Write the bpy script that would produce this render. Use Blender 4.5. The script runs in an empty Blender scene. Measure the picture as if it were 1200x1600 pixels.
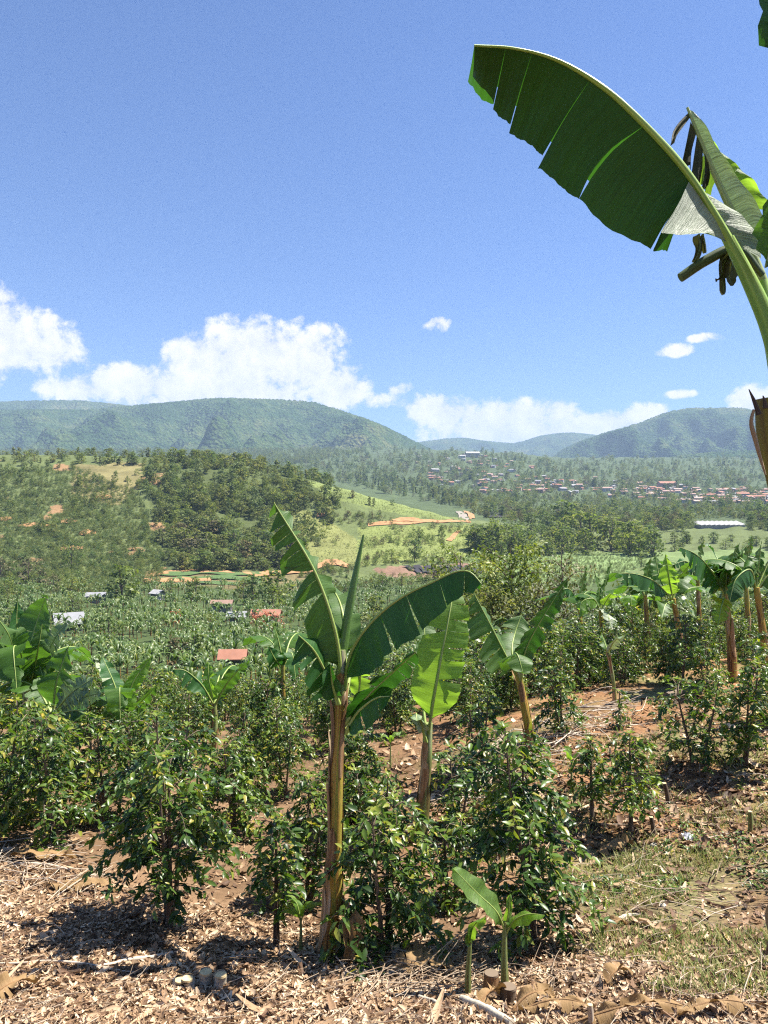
import bpy, math, random
import numpy as np
from mathutils import Vector

# ------------------------------------------------------------------ camera, sky, sun, exposure
SC = bpy.context.scene
COL = SC.collection
F = 1209.0                 # focal length in pixels of the 1200 x 1600 photograph
CZ = 26.0                  # eye height above the valley floor datum (metres)
SUN_FROM = np.array([0.47, 0.12, 0.87]); SUN_FROM /= np.linalg.norm(SUN_FROM)
SUN_EL = math.asin(SUN_FROM[2]); SUN_AZ = math.atan2(SUN_FROM[0], SUN_FROM[1])

cam_d = bpy.data.cameras.new("camera"); cam = bpy.data.objects.new("camera", cam_d); COL.objects.link(cam)
cam.location = (0, 0, CZ); cam.rotation_euler = (math.radians(90), 0, 0)
cam_d.sensor_fit = 'VERTICAL'; cam_d.sensor_height = 24.0; cam_d.lens = F / 1600 * 24.0
cam_d.clip_start = 0.05; cam_d.clip_end = 60000
SC.camera = cam
SC.view_settings.view_transform = 'Standard'; SC.view_settings.look = 'None'
SC.view_settings.exposure = 1.42; SC.view_settings.gamma = 1.0; SC.view_settings.use_curve_mapping = False
SC.render.engine = 'CYCLES'
cy = SC.cycles
cy.use_denoising = False
cy.pixel_filter_type = 'BLACKMAN_HARRIS'; cy.filter_width = 1.2
try: cy.denoiser = 'OPENIMAGEDENOISE'; cy.denoising_input_passes = 'RGB_ALBEDO_NORMAL'; cy.denoising_prefilter = 'ACCURATE'
except Exception: pass
cy.use_adaptive_sampling = True; cy.adaptive_threshold = 0.012
cy.max_bounces = 4; cy.diffuse_bounces = 1; cy.glossy_bounces = 2; cy.transmission_bounces = 4; cy.volume_bounces = 0; cy.transparent_max_bounces = 4
cy.sample_clamp_indirect = 6.0

def N(nt, typ, props=None, **inp):
    n = nt.nodes.new(typ)
    for k, v in (props or {}).items(): setattr(n, k, v)
    for k, v in inp.items():
        key = int(k[1:]) if k[0] == 'i' and k[1:].isdigit() else k.replace('_', ' ')
        s = n.inputs[key]
        if isinstance(v, bpy.types.NodeSocket): nt.links.new(v, s)
        else: s.default_value = v
    return n

def M(nt, op, a, b=0.0, c=None, clamp=False):
    n = nt.nodes.new('ShaderNodeMath'); n.operation = op; n.use_clamp = clamp
    for i, v in enumerate((a, b, c)):
        if v is None: continue
        if isinstance(v, bpy.types.NodeSocket): nt.links.new(v, n.inputs[i])
        else: n.inputs[i].default_value = v
    return n.outputs[0]

def MIX(nt, fac, a, b, blend='MIX'):
    n = nt.nodes.new('ShaderNodeMix'); n.data_type = 'RGBA'; n.blend_type = blend
    for s, v in ((n.inputs[0], fac), (n.inputs[6], a), (n.inputs[7], b)):
        if isinstance(v, bpy.types.NodeSocket): nt.links.new(v, s)
        elif isinstance(v, (int, float)): s.default_value = v
        else: s.default_value = (*v, 1.0)[:4]
    return n.outputs[2]

# --- world: clear sky with fair-weather clouds low over the mountains
wd = bpy.data.worlds.new("World"); SC.world = wd; wd.use_nodes = True
wn = wd.node_tree; wn.nodes.clear()
SKY_STRENGTH = 0.057
sky = N(wn, 'ShaderNodeTexSky', dict(sky_type='NISHITA', sun_disc=False, sun_elevation=SUN_EL, sun_rotation=SUN_AZ,
        altitude=900.0, air_density=1.0, dust_density=0.6, ozone_density=2.2))
tc = N(wn, 'ShaderNodeTexCoord')
sep = N(wn, 'ShaderNodeSeparateXYZ', Vector=tc.outputs['Generated'])
az = M(wn, 'ARCTAN2', sep.outputs[0], sep.outputs[1]); el = M(wn, 'ARCSINE', sep.outputs[2])
pv = N(wn, 'ShaderNodeCombineXYZ', X=az, Y=el, Z=0.0).outputs[0]
def azel(px, py):
    return math.atan((px - 600) / F), math.atan((800 - py) / math.hypot(F, px - 600))
CLOUDS = [  # px, py, half width, half height, weight
    (20, 535, 115, 50, 1), (-20, 490, 60, 50, 1), (85, 548, 50, 28, .9), (-110, 540, 130, 80, 1), (72, 498, 26, 22, .6),
    (400, 552, 128, 57, 1.1), (470, 565, 80, 60, 1.1), (305, 560, 62, 48, 1), (210, 602, 125, 36, 1), (130, 608, 75, 22, .9),
    (525, 605, 62, 42, 1), (340, 615, 210, 42, 1.1), (508, 525, 40, 22, .6), (350, 590, 120, 50, 1),
    (682, 508, 26, 14, .75), (700, 645, 75, 34, 1), (795, 660, 115, 40, 1.1), (862, 642, 60, 24, .8), (960, 662, 95, 26, 1),
    (622, 608, 24, 12, .6), (590, 625, 80, 14, .5), (850, 680, 220, 34, 1.1), (660, 640, 40, 30, .7), (1010, 650, 50, 20, .8),
    (1054, 548, 30, 11, .8), (1102, 528, 28, 8, .8), (1062, 616, 26, 7, .7), (1172, 626, 32, 26, .95), (1245, 620, 60, 26, 1)]
base = None
for (px, py, rx, ry, w) in CLOUDS:
    a, e = azel(px, py)
    v = N(wn, 'ShaderNodeVectorMath', dict(operation='SUBTRACT'), i0=pv, i1=(a, e, 0)).outputs[0]
    v = N(wn, 'ShaderNodeVectorMath', dict(operation='MULTIPLY'), i0=v, i1=(F / rx, F / ry, 1)).outputs[0]
    d = N(wn, 'ShaderNodeVectorMath', dict(operation='DOT_PRODUCT'), i0=v, i1=v).outputs['Value']
    f = M(wn, 'MULTIPLY_ADD', d, -w, w)
    base = f if base is None else M(wn, 'SMOOTH_MAX', base, f, 0.35)
# the same kind of cloud goes on round the rest of the horizon
pz = N(wn, 'ShaderNodeVectorMath', dict(operation='MULTIPLY'), i0=tc.outputs['Generated'], i1=(3.2, 3.2, 9.0)).outputs[0]
nb = N(wn, 'ShaderNodeTexNoise', Vector=pz, Scale=1.0, Detail=2.0).outputs['Fac']
aside = M(wn, 'SMOOTH_MIN', M(wn, 'MULTIPLY_ADD', M(wn, 'ABSOLUTE', az), 6.0, -3.4), 0.0, 0.1)
band = M(wn, 'ADD', M(wn, 'MULTIPLY_ADD', nb, 6.0, -2.9), M(wn, 'MULTIPLY', M(wn, 'ABSOLUTE', M(wn, 'SUBTRACT', el, 0.12)), -9.0))
base = M(wn, 'MAXIMUM', base, M(wn, 'ADD', band, aside))
n1 = N(wn, 'ShaderNodeTexNoise', Vector=pv, Scale=26.0, Detail=9.0, Roughness=0.62, Distortion=0.25).outputs['Fac']
n2 = N(wn, 'ShaderNodeTexNoise', Vector=pv, Scale=75.0, Detail=6.0, Roughness=0.65).outputs['Fac']
dens = M(wn, 'ADD', base, M(wn, 'ADD', M(wn, 'MULTIPLY_ADD', n1, 2.6, -1.32), M(wn, 'MULTIPLY_ADD', n2, 1.1, -0.58)))
mask = N(wn, 'ShaderNodeMapRange', dict(interpolation_type='SMOOTHSTEP'), Value=dens, From_Min=-0.02, From_Max=0.66).outputs[0]
mask = M(wn, 'MULTIPLY', mask, 0.97)
shade = N(wn, 'ShaderNodeMapRange', Value=M(wn, 'ADD', n1, M(wn, 'MULTIPLY', n2, 0.4)), From_Min=0.45, From_Max=0.85, To_Min=0.0, To_Max=1.0).outputs[0]
ccol = MIX(wn, shade, (0.31, 0.315, 0.36), (0.50, 0.47, 0.475))
hs = N(wn, 'ShaderNodeHueSaturation', Color=sky.outputs[0], Saturation=1.0, Value=1.0).outputs[0]
skyc = MIX(wn, 1.0, hs, (SKY_STRENGTH * 0.68, SKY_STRENGTH * 0.85, SKY_STRENGTH * 1.18), 'MULTIPLY')
allc = MIX(wn, mask, skyc, ccol)
bg = N(wn, 'ShaderNodeBackground', Color=allc, Strength=1.0)
N(wn, 'ShaderNodeOutputWorld', Surface=bg.outputs[0])
try: wd.cycles.sampling_method = 'MANUAL'; wd.cycles.sample_map_resolution = 512
except Exception: pass

# --- sun
sun_d = bpy.data.lights.new("sun", 'SUN'); sun_o = bpy.data.objects.new("sun", sun_d); COL.objects.link(sun_o)
sun_d.energy = 5.0; sun_d.angle = math.radians(0.53); sun_d.color = (1.0, 0.945, 0.86)
sun_o.location = (0, 0, 400)
sun_o.rotation_euler = Vector(SUN_FROM).to_track_quat('Z', 'Y').to_euler()

# ------------------------------------------------------------------ helpers
RNG = np.random.default_rng(7)
def unit(v):
    v = np.asarray(v, float); n = np.linalg.norm(v, axis=-1, keepdims=True); return v / np.maximum(n, 1e-9)

class MB:
    """collects vertices and faces for one mesh"""
    def __init__(s): s.V = []; s.F = []; s.T = []; s.U = []; s.n = 0
    def add(s, v, faces, tint=0.5, uv=None, mat=0):
        v = np.asarray(v, float).reshape(-1, 3); k = len(v)
        s.V.append(v); s.T.append(np.broadcast_to(np.asarray(tint, float), (k,)))
        s.U.append(np.zeros((k, 2)) if uv is None else np.asarray(uv, float).reshape(-1, 2))
        for f in (faces if isinstance(faces, list) else [faces]):
            f = np.asarray(f, int)
            if len(f): s.F.append((f + s.n, mat))
        s.n += k
    def mesh(s, name, mats, smooth=True):
        me = bpy.data.meshes.new(name)
        V = np.concatenate(s.V) if s.V else np.zeros((0, 3))
        me.vertices.add(len(V)); me.vertices.foreach_set('co', V.ravel().astype(np.float32))
        li = np.concatenate([f.ravel() for f, m in s.F]); st = np.concatenate([np.full(len(f), f.shape[1]) for f, m in s.F])
        mi = np.concatenate([np.full(len(f), m) for f, m in s.F])
        me.loops.add(len(li)); me.loops.foreach_set('vertex_index', li.astype(np.int32))
        me.polygons.add(len(st)); me.polygons.foreach_set('loop_start', np.concatenate([[0], np.cumsum(st)[:-1]]).astype(np.int32))
        me.polygons.foreach_set('material_index', mi.astype(np.int32))
        me.polygons.foreach_set('use_smooth', np.full(len(st), smooth))
        a = me.attributes.new('tint', 'FLOAT', 'POINT'); a.data.foreach_set('value', np.concatenate(s.T).astype(np.float32))
        uvl = me.uv_layers.new(name='UVMap'); U = np.concatenate(s.U)
        uvl.data.foreach_set('uv', U[li].ravel().astype(np.float32))
        for m in (mats if isinstance(mats, (list, tuple)) else [mats]): me.materials.append(m)
        me.update(calc_edges=True)
        return me

def link(name, data, parent=None, loc=(0, 0, 0)):
    o = bpy.data.objects.new(name, data); COL.objects.link(o)
    o.location = loc
    if parent is not None: o.parent = parent
    return o
def tag(o, label=None, cat=None, group=None, kind=None):
    for k, v in (('label', label), ('category', cat), ('group', group), ('kind', kind)):
        if v: o[k] = v
    return o
def thing(name, label, cat, loc, group=None):
    return tag(link(name, None, None, loc), label, cat, group)
def part(name, mb, mats, parent, base=(0, 0, 0), kind=None, smooth=True, label=None):
    """mesh in world coordinates, moved so that it sits under a parent standing at base"""
    if any(base): mb.V = [v - np.asarray(base) for v in mb.V]
    return tag(link(name, mb.mesh(name, mats, smooth), parent), kind=kind, label=label)

def catmull(pts, n):
    P = np.asarray(pts, float)
    if len(P) == 2: t = np.linspace(0, 1, n)[:, None]; return P[0] * (1 - t) + P[1] * t
    d = np.concatenate([[0], np.cumsum(np.linalg.norm(np.diff(P, axis=0), axis=1))]); d /= d[-1]
    m = np.gradient(P, d, axis=0)
    s = np.linspace(0, 1, n); i = np.clip(np.searchsorted(d, s, side='right') - 1, 0, len(P) - 2)
    h = (d[i + 1] - d[i])[:, None]; t = ((s - d[i])[:, None]) / h
    return ((2*t**3 - 3*t**2 + 1) * P[i] + (t**3 - 2*t**2 + t) * h * m[i] + (-2*t**3 + 3*t**2) * P[i+1] + (t**3 - t**2) * h * m[i+1])

def frames(P):
    T = unit(np.gradient(P, axis=0))
    ref = np.array([0, 0, 1.0]) if abs(T[0][2]) < 0.8 else np.array([1.0, 0, 0])
    X = []; x = ref
    for t in T:
        x = x - t * (x @ t); x = x / max(np.linalg.norm(x), 1e-9); X.append(x)
    X = np.array(X); return T, X, np.cross(T, X)

def tube(mb, pts, radii, sides=6, tint=0.5, cap=True, mat=0, flute=0.0, nfl=5, vscale=1.0, ph=0.0):
    P = np.asarray(pts, float); n = len(P); R = np.broadcast_to(np.asarray(radii, float), (n,))
    T, X, Y = frames(P); a = np.linspace(0, 2*np.pi, sides, endpoint=False)
    rad = R[:, None] * (1 + flute * np.sin(nfl * a[None, :] + ph + np.arange(n)[:, None] * 0.15))
    v = P[:, None, :] + rad[:, :, None] * (np.cos(a)[None, :, None] * X[:, None, :] + np.sin(a)[None, :, None] * Y[:, None, :])
    i = np.arange(n - 1)[:, None] * sides; j = np.arange(sides)[None, :]; j2 = (j + 1) % sides
    q = np.stack([i + j, i + j2, i + sides + j2, i + sides + j], -1).reshape(-1, 4)
    L = np.concatenate([[0], np.cumsum(np.linalg.norm(np.diff(P, axis=0), axis=1))])
    uv = np.stack([np.broadcast_to(a / (2*np.pi), (n, sides)), np.broadcast_to(L[:, None] * vscale, (n, sides))], -1)
    tt = np.asarray(tint, float)
    if tt.ndim == 1 and len(tt) == n: tt = np.repeat(tt, sides)
    mb.add(v.reshape(-1, 3), q, tt, uv, mat)
    if cap:
        for k, off in ((0, 0), (n - 1, (n - 1) * sides)):
            ring = v[k]; c = ring.mean(0, keepdims=True)
            f = np.stack([np.arange(sides), (np.arange(sides) + 1) % sides, np.full(sides, sides)], -1)
            mb.add(np.concatenate([ring, c]), f, float(np.ravel(tt)[0 if k == 0 else -1]), None, mat)

LT_A = np.array([0, .30, .30, .30, .68, .68, .68, 1.0]); LT_B = np.array([0, -.46, 0, .46, -.38, 0, .38, 0]); LT_C = np.array([0, .07, 0, .07, .0, -.05, .0, -.16])
LT_T = np.array([[0, 2, 1], [0, 3, 2], [4, 5, 7], [5, 6, 7]]); LT_Q = np.array([[1, 2, 5, 4], [2, 3, 6, 5]])
def leaves(mb, P, D, U, L, W, tint, mat=0):
    """many pointed, folded leaves: base P, direction D, up hint U, length L, width W"""
    P = np.asarray(P, float); n = len(P)
    D = unit(D); S = unit(np.cross(D, U)); U = np.cross(S, D)
    L = np.broadcast_to(L, (n,)); W = np.broadcast_to(W, (n,))
    v = P[:, None] + D[:, None] * (LT_A[None, :, None] * L[:, None, None]) + S[:, None] * (LT_B[None, :, None] * W[:, None, None]) + U[:, None] * (LT_C[None, :, None] * L[:, None, None])
    o = (np.arange(n) * 8)[:, None, None]
    mb.add(v.reshape(-1, 3), [(LT_T[None] + o).reshape(-1, 3), (LT_Q[None] + o).reshape(-1, 4)], np.repeat(np.broadcast_to(tint, (n,)), 8), None, mat)
def cards(mb, P, Nn, size, tint, rng, mat=0, asp=1.0):
    """many small four-sided leaf sprays with a bend, facing Nn"""
    P = np.asarray(P, float); n = len(P); Nn = unit(Nn); r = rng.normal(size=(n, 3)); X = unit(np.cross(Nn, r)); Y = np.cross(Nn, X)
    s = np.broadcast_to(size, (n,))[:, None]
    c = rng.uniform(.6, 1.15, (n, 4, 1))
    v = np.stack([P - X*s*c[:, 0], P - Y*s*asp*c[:, 1] + Nn*s*.15, P + X*s*c[:, 2], P + Y*s*asp*c[:, 3] - Nn*s*.2], 1)
    mb.add(v.reshape(-1, 3), (np.arange(n) * 4)[:, None] + np.arange(4)[None], np.repeat(np.broadcast_to(tint, (n,)), 4), None, mat)

def snoise(x, y, scale, seed, octaves=3):
    """cheap smooth noise, about -1 .. 1"""
    r = np.random.default_rng(seed); out = 0; amp = 1; tot = 0
    for o in range(octaves):
        for k in range(5):
            a = r.uniform(0, 2*np.pi); f = r.uniform(.7, 1.5) * 2*np.pi / scale
            out = out + amp * np.sin((x*np.cos(a) + y*np.sin(a)) * f + r.uniform(0, 6.28)) * .45
        tot += amp; amp *= .5; scale *= .47
    return out / tot
def in_poly(px, py, poly):
    P = np.asarray(poly, float); res = np.zeros(np.shape(px), bool); j = len(P) - 1
    for i in range(len(P)):
        xi, yi = P[i]; xj, yj = P[j]
        c = ((yi > py) != (yj > py)) & (px < (xj - xi) * (py - yi) / (yj - yi + 1e-12) + xi)
        res ^= c; j = i
    return res
# ------------------------------------------------------------------ materials
def new_mat(name):
    m = bpy.data.materials.new(name); m.use_nodes = True; m.node_tree.nodes.clear(); return m, m.node_tree
def out(nt, sh): N(nt, 'ShaderNodeOutputMaterial', Surface=sh)
def ramp(nt, fac, stops, interp='LINEAR'):
    n = nt.nodes.new('ShaderNodeValToRGB'); cr = n.color_ramp; cr.interpolation = interp
    while len(cr.elements) < len(stops): cr.elements.new(0.5)
    for e, (p, c) in zip(cr.elements, stops): e.position = p; e.color = (*c, 1)
    nt.links.new(fac, n.inputs[0]); return n.outputs[0]
def tint_of(nt): return N(nt, 'ShaderNodeAttribute', dict(attribute_name='tint')).outputs['Fac']

def leaf_mat(name, stops, trans=0.3, rough=0.42, spec=0.5, tcol=(1.25, 1.35, 0.55), vary=0.25):
    m, nt = new_mat(name)
    c = ramp(nt, tint_of(nt), stops)
    ob = N(nt, 'ShaderNodeObjectInfo').outputs['Random']
    c = MIX(nt, 1.0, c, N(nt, 'ShaderNodeCombineColor', Red=M(nt, 'MULTIPLY_ADD', ob, vary, 1 - vary/2), Green=M(nt, 'MULTIPLY_ADD', ob, vary*.6, 1 - vary*.3), Blue=1.0).outputs[0], 'MULTIPLY')
    pb = N(nt, 'ShaderNodeBsdfPrincipled', Base_Color=c, Roughness=rough)
    pb.inputs['Specular IOR Level'].default_value = spec
    tr = N(nt, 'ShaderNodeBsdfTranslucent', Color=MIX(nt, 1.0, c, tcol, 'MULTIPLY'))
    out(nt, N(nt, 'ShaderNodeMixShader', i0=trans, i1=pb.outputs[0], i2=tr.outputs[0]).outputs[0])
    return m

def banana_leaf_mat(name, face, under, trans_col, trans=0.4, dry=0.0, rough=0.46, va=1.0):
    """blade: fine parallel veins, paler waxy underside, light coming through"""
    m, nt = new_mat(name)
    uv = N(nt, 'ShaderNodeUVMap').outputs[0]; s = N(nt, 'ShaderNodeSeparateXYZ', Vector=uv)
    geo = N(nt, 'ShaderNodeNewGeometry'); pos = N(nt, 'ShaderNodeTexCoord').outputs['Object']
    vec = N(nt, 'ShaderNodeCombineXYZ', X=M(nt, 'MULTIPLY', s.outputs[0], 60.0), Y=M(nt, 'MULTIPLY', s.outputs[1], 1.2)).outputs[0]
    vein = N(nt, 'ShaderNodeTexNoise', Vector=vec, Scale=1.0, Detail=3.0, Roughness=0.7).outputs['Fac']
    blotch = N(nt, 'ShaderNodeTexNoise', Vector=pos, Scale=3.0, Detail=4.0).outputs['Fac']
    c = MIX(nt, geo.outputs['Backfacing'], face, under)
    k = M(nt, 'ADD', M(nt, 'MULTIPLY_ADD', vein, 1.5 * va, 1.0 - .75 * va), M(nt, 'MULTIPLY_ADD', blotch, 0.7, -0.35))
    c = MIX(nt, 1.0, c, N(nt, 'ShaderNodeCombineColor', Red=k, Green=k, Blue=k).outputs[0], 'MULTIPLY')
    ob = N(nt, 'ShaderNodeObjectInfo').outputs['Random']
    c = MIX(nt, M(nt, 'MULTIPLY', ob, 0.35), c, (face[0]*1.35, face[1]*1.2, face[2]))
    # browned, dry margins and patches
    br = M(nt, 'ADD', M(nt, 'MULTIPLY_ADD', blotch, 2.2, -1.45 + dry*2.0), M(nt, 'MULTIPLY_ADD', s.outputs[1], 1.4, -1.32), clamp=True)
    br = M(nt, 'MULTIPLY', br, 0.9, clamp=True)
    c = MIX(nt, br, c, (0.30, 0.19, 0.08))
    bump = N(nt, 'ShaderNodeBump', Strength=0.6, Distance=0.008, Height=vein)
    pb = N(nt, 'ShaderNodeBsdfPrincipled', Base_Color=c, Roughness=rough, Normal=bump.outputs[0]); pb.inputs['Specular IOR Level'].default_value = 0.35
    tcl = MIX(nt, br, trans_col, (0.20, 0.11, 0.03))
    tcl = MIX(nt, 1.0, tcl, N(nt, 'ShaderNodeCombineColor', Red=k, Green=k, Blue=k).outputs[0], 'MULTIPLY')
    tr = N(nt, 'ShaderNodeBsdfTranslucent', Color=tcl)
    out(nt, N(nt, 'ShaderNodeMixShader', i0=trans, i1=pb.outputs[0], i2=tr.outputs[0]).outputs[0])
    return m

def fibre_mat(name, stops, ax=(14, 1.2), bumpd=0.01, rough=0.65, spec=0.3, scale=1.0):
    """long fibres along a stem: UV.x round, UV.y along (metres)"""
    m, nt = new_mat(name)
    s = N(nt, 'ShaderNodeSeparateXYZ', Vector=N(nt, 'ShaderNodeUVMap').outputs[0])
    ang = M(nt, 'MULTIPLY', s.outputs[0], 6.28318)
    vec = N(nt, 'ShaderNodeCombineXYZ', X=M(nt, 'MULTIPLY', M(nt, 'COSINE', ang), ax[0]*.16), Y=M(nt, 'MULTIPLY', M(nt, 'SINE', ang), ax[0]*.16), Z=M(nt, 'MULTIPLY', s.outputs[1], ax[1])).outputs[0]
    n1 = N(nt, 'ShaderNodeTexNoise', Vector=vec, Scale=1.0*scale, Detail=6.0, Roughness=0.6).outputs['Fac']
    n2 = N(nt, 'ShaderNodeTexNoise', Vector=vec, Scale=5.0*scale, Detail=3.0).outputs['Fac']
    f = M(nt, 'ADD', M(nt, 'MULTIPLY_ADD', n1, 1.9, -0.95 + 0.0), M(nt, 'ADD', tint_of(nt), M(nt, 'MULTIPLY_ADD', n2, .35, -.175)), clamp=True)
    c = ramp(nt, f, stops)
    bump = N(nt, 'ShaderNodeBump', Strength=0.7, Distance=bumpd, Height=M(nt, 'ADD', n1, M(nt, 'MULTIPLY', n2, .5)))
    pb = N(nt, 'ShaderNodeBsdfPrincipled', Base_Color=c, Roughness=rough, Normal=bump.outputs[0]); pb.inputs['Specular IOR Level'].default_value = spec
    out(nt, pb.outputs[0]); return m

def plain_mat(name, col, var=0.3, scale=4.0, rough=0.8, col2=None, spec=0.3, bump=0.0, stretch=(1, 1, 1)):
    m, nt = new_mat(name)
    vec = N(nt, 'ShaderNodeVectorMath', dict(operation='MULTIPLY'), i0=N(nt, 'ShaderNodeTexCoord').outputs['Object'], i1=stretch).outputs[0]
    n = N(nt, 'ShaderNodeTexNoise', Vector=vec, Scale=scale, Detail=6.0, Roughness=0.62).outputs['Fac']
    col2 = col2 or tuple(min(1, x * (1 + 1.6*var)) for x in col)
    f = M(nt, 'ADD', M(nt, 'MULTIPLY_ADD', n, 1.6, -0.8), tint_of(nt), clamp=True)
    c = ramp(nt, f, [(0, tuple(x * (1 - var) for x in col)), (1, col2)])
    kw = {}
    if bump: kw['Normal'] = N(nt, 'ShaderNodeBump', Strength=0.8, Distance=bump, Height=n).outputs[0]
    pb = N(nt, 'ShaderNodeBsdfPrincipled', Base_Color=c, Roughness=rough, **kw); pb.inputs['Specular IOR Level'].default_value = spec
    out(nt, pb.outputs[0]); return m

def litter_mat(name, stops, trans=0.12):
    m, nt = new_mat(name)
    n = N(nt, 'ShaderNodeTexNoise', Vector=N(nt, 'ShaderNodeTexCoord').outputs['Object'], Scale=60.0, Detail=3.0).outputs['Fac']
    c = ramp(nt, M(nt, 'ADD', tint_of(nt), M(nt, 'MULTIPLY_ADD', n, .3, -.15), clamp=True), stops)
    pb = N(nt, 'ShaderNodeBsdfPrincipled', Base_Color=c, Roughness=0.65); pb.inputs['Specular IOR Level'].default_value = 0.3
    tr = N(nt, 'ShaderNodeBsdfTranslucent', Color=c)
    out(nt, N(nt, 'ShaderNodeMixShader', i0=trans, i1=pb.outputs[0], i2=tr.outputs[0]).outputs[0]); return m

def ground_mat():
    m, nt = new_mat('ground_soil')
    cov = N(nt, 'ShaderNodeAttribute', dict(attribute_name='cover')).outputs['Color']
    pos = N(nt, 'ShaderNodeNewGeometry').outputs['Position']
    a = N(nt, 'ShaderNodeTexNoise', Vector=pos, Scale=14.0, Detail=7.0, Roughness=0.68).outputs['Fac']
    b = N(nt, 'ShaderNodeTexNoise', Vector=pos, Scale=0.9, Detail=6.0, Roughness=0.62).outputs['Fac']
    d = N(nt, 'ShaderNodeTexNoise', Vector=pos, Scale=0.055, Detail=6.0, Roughness=0.65).outputs['Fac']
    k = M(nt, 'MULTIPLY', M(nt, 'MULTIPLY_ADD', a, 1.3, 0.35), M(nt, 'MULTIPLY', M(nt, 'MULTIPLY_ADD', b, 1.1, 0.45), M(nt, 'MULTIPLY_ADD', d, 1.2, 0.4)))
    c = MIX(nt, 1.0, cov, N(nt, 'ShaderNodeCombineColor', Red=k, Green=k, Blue=k).outputs[0], 'MULTIPLY')
    bump = N(nt, 'ShaderNodeBump', Strength=0.8, Distance=0.04, Height=a)
    pb = N(nt, 'ShaderNodeBsdfPrincipled', Base_Color=c, Roughness=0.95, Normal=bump.outputs[0]); pb.inputs['Specular IOR Level'].default_value = 0.1
    out(nt, pb.outputs[0]); return m

def mountain_mat():
    m, nt = new_mat('mountain_forest')
    pos = N(nt, 'ShaderNodeNewGeometry').outputs['Position']
    big = N(nt, 'ShaderNodeTexNoise', Vector=pos, Scale=0.0022, Detail=7.0, Roughness=0.62).outputs['Fac']
    mid = N(nt, 'ShaderNodeTexNoise', Vector=pos, Scale=0.016, Detail=5.0, Roughness=0.65).outputs['Fac']
    fine = N(nt, 'ShaderNodeTexVoronoi', Vector=pos, Scale=0.075).outputs['Distance']
    f = M(nt, 'ADD', M(nt, 'MULTIPLY', big, 0.75), M(nt, 'MULTIPLY_ADD', mid, 0.6, -0.15))
    c = ramp(nt, f, [(0.32, (0.02, 0.04, 0.014)), (0.48, (0.04, 0.072, 0.023)), (0.60, (0.07, 0.10, 0.034)), (0.74, (0.13, 0.13, 0.05))])
    k = M(nt, 'MULTIPLY_ADD', fine, -0.75, 1.3)
    c = MIX(nt, 1.0, c, N(nt, 'ShaderNodeCombineColor', Red=k, Green=k, Blue=k).outputs[0], 'MULTIPLY')
    bump = N(nt, 'ShaderNodeBump', Strength=1.0, Distance=9.0, Height=M(nt, 'SUBTRACT', 1.0, fine))
    pb = N(nt, 'ShaderNodeBsdfPrincipled', Base_Color=c, Roughness=1.0, Normal=bump.outputs[0]); pb.inputs['Specular IOR Level'].default_value = 0.0
    out(nt, pb.outputs[0]); return m

MAT = {}
MAT['ground'] = ground_mat(); MAT['mountain'] = mountain_mat()
MAT['coffee'] = leaf_mat('coffee_leaf', [(0, (0.022, 0.05, 0.012)), (.45, (0.055, 0.105, 0.018)), (.85, (0.165, 0.24, 0.033)), (1, (0.36, 0.30, 0.05))], trans=0.32, rough=0.36, spec=0.42, tcol=(1.35, 1.6, .4), vary=0.45)
MAT['tree'] = leaf_mat('tree_leaf', [(0, (0.075, 0.11, 0.028)), (.6, (0.155, 0.20, 0.052)), (1, (0.26, 0.265, 0.085))], trans=0.45, rough=0.6, spec=0.25, vary=0.5)
MAT['olive_tree'] = leaf_mat('olive_tree_leaf', [(0, (0.09, 0.11, 0.03)), (.6, (0.17, 0.195, 0.06)), (1, (0.29, 0.28, 0.10))], trans=0.42, rough=0.6, spec=0.2, vary=0.4)
MAT['crop'] = leaf_mat('crop_leaf', [(0, (0.09, 0.13, 0.04)), (.6, (0.17, 0.21, 0.07)), (1, (0.25, 0.27, 0.10))], trans=0.25, rough=0.6, spec=0.2, vary=0.3)
MAT['pale_tree'] = leaf_mat('pale_tree_leaf', [(0, (0.07, 0.105, 0.02)), (.6, (0.15, 0.20, 0.04)), (1, (0.28, 0.30, 0.06))], trans=0.35, rough=0.5, vary=0.2)
MAT['thin_tree'] = leaf_mat('thin_tree_leaf', [(0, (0.06, 0.065, 0.02)), (.6, (0.11, 0.125, 0.04)), (1, (0.22, 0.19, 0.07))], trans=0.25, rough=0.6, vary=0.2)
MAT['dry_tree'] = leaf_mat('dry_shrub_leaf', [(0, (0.07, 0.065, 0.03)), (.6, (0.14, 0.125, 0.06)), (1, (0.24, 0.19, 0.10))], trans=0.15, rough=0.8, spec=.1, vary=0.3)
MAT['flower'] = leaf_mat('flowering_shrub_leaf', [(0, (0.30, 0.09, 0.05)), (.6, (0.52, 0.18, 0.10)), (1, (0.16, 0.20, 0.05))], trans=0.2, rough=0.7, spec=.1)
MAT['field_banana'] = leaf_mat('field_banana_leaf', [(0, (0.05, 0.09, 0.022)), (.6, (0.11, 0.175, 0.04)), (1, (0.25, 0.28, 0.09))], trans=0.3, rough=0.42, spec=.4, vary=0.4)
MAT['grass'] = leaf_mat('grass_blade', [(0, (0.07, 0.11, 0.03)), (.5, (0.16, 0.21, 0.06)), (1, (0.34, 0.30, 0.13))], trans=0.25, rough=0.6, spec=.2)
MAT['blade'] = banana_leaf_mat('banana_blade', (0.055, 0.125, 0.018), (0.085, 0.15, 0.045), (0.13, 0.30, 0.02), trans=0.36)
MAT['blade_dark'] = banana_leaf_mat('banana_blade_shaded', (0.028, 0.085, 0.014), (0.032, 0.100, 0.022), (0.05, 0.19, 0.012), trans=0.28)  # blade green darkened in its colour for leaves that hang in shade
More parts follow.
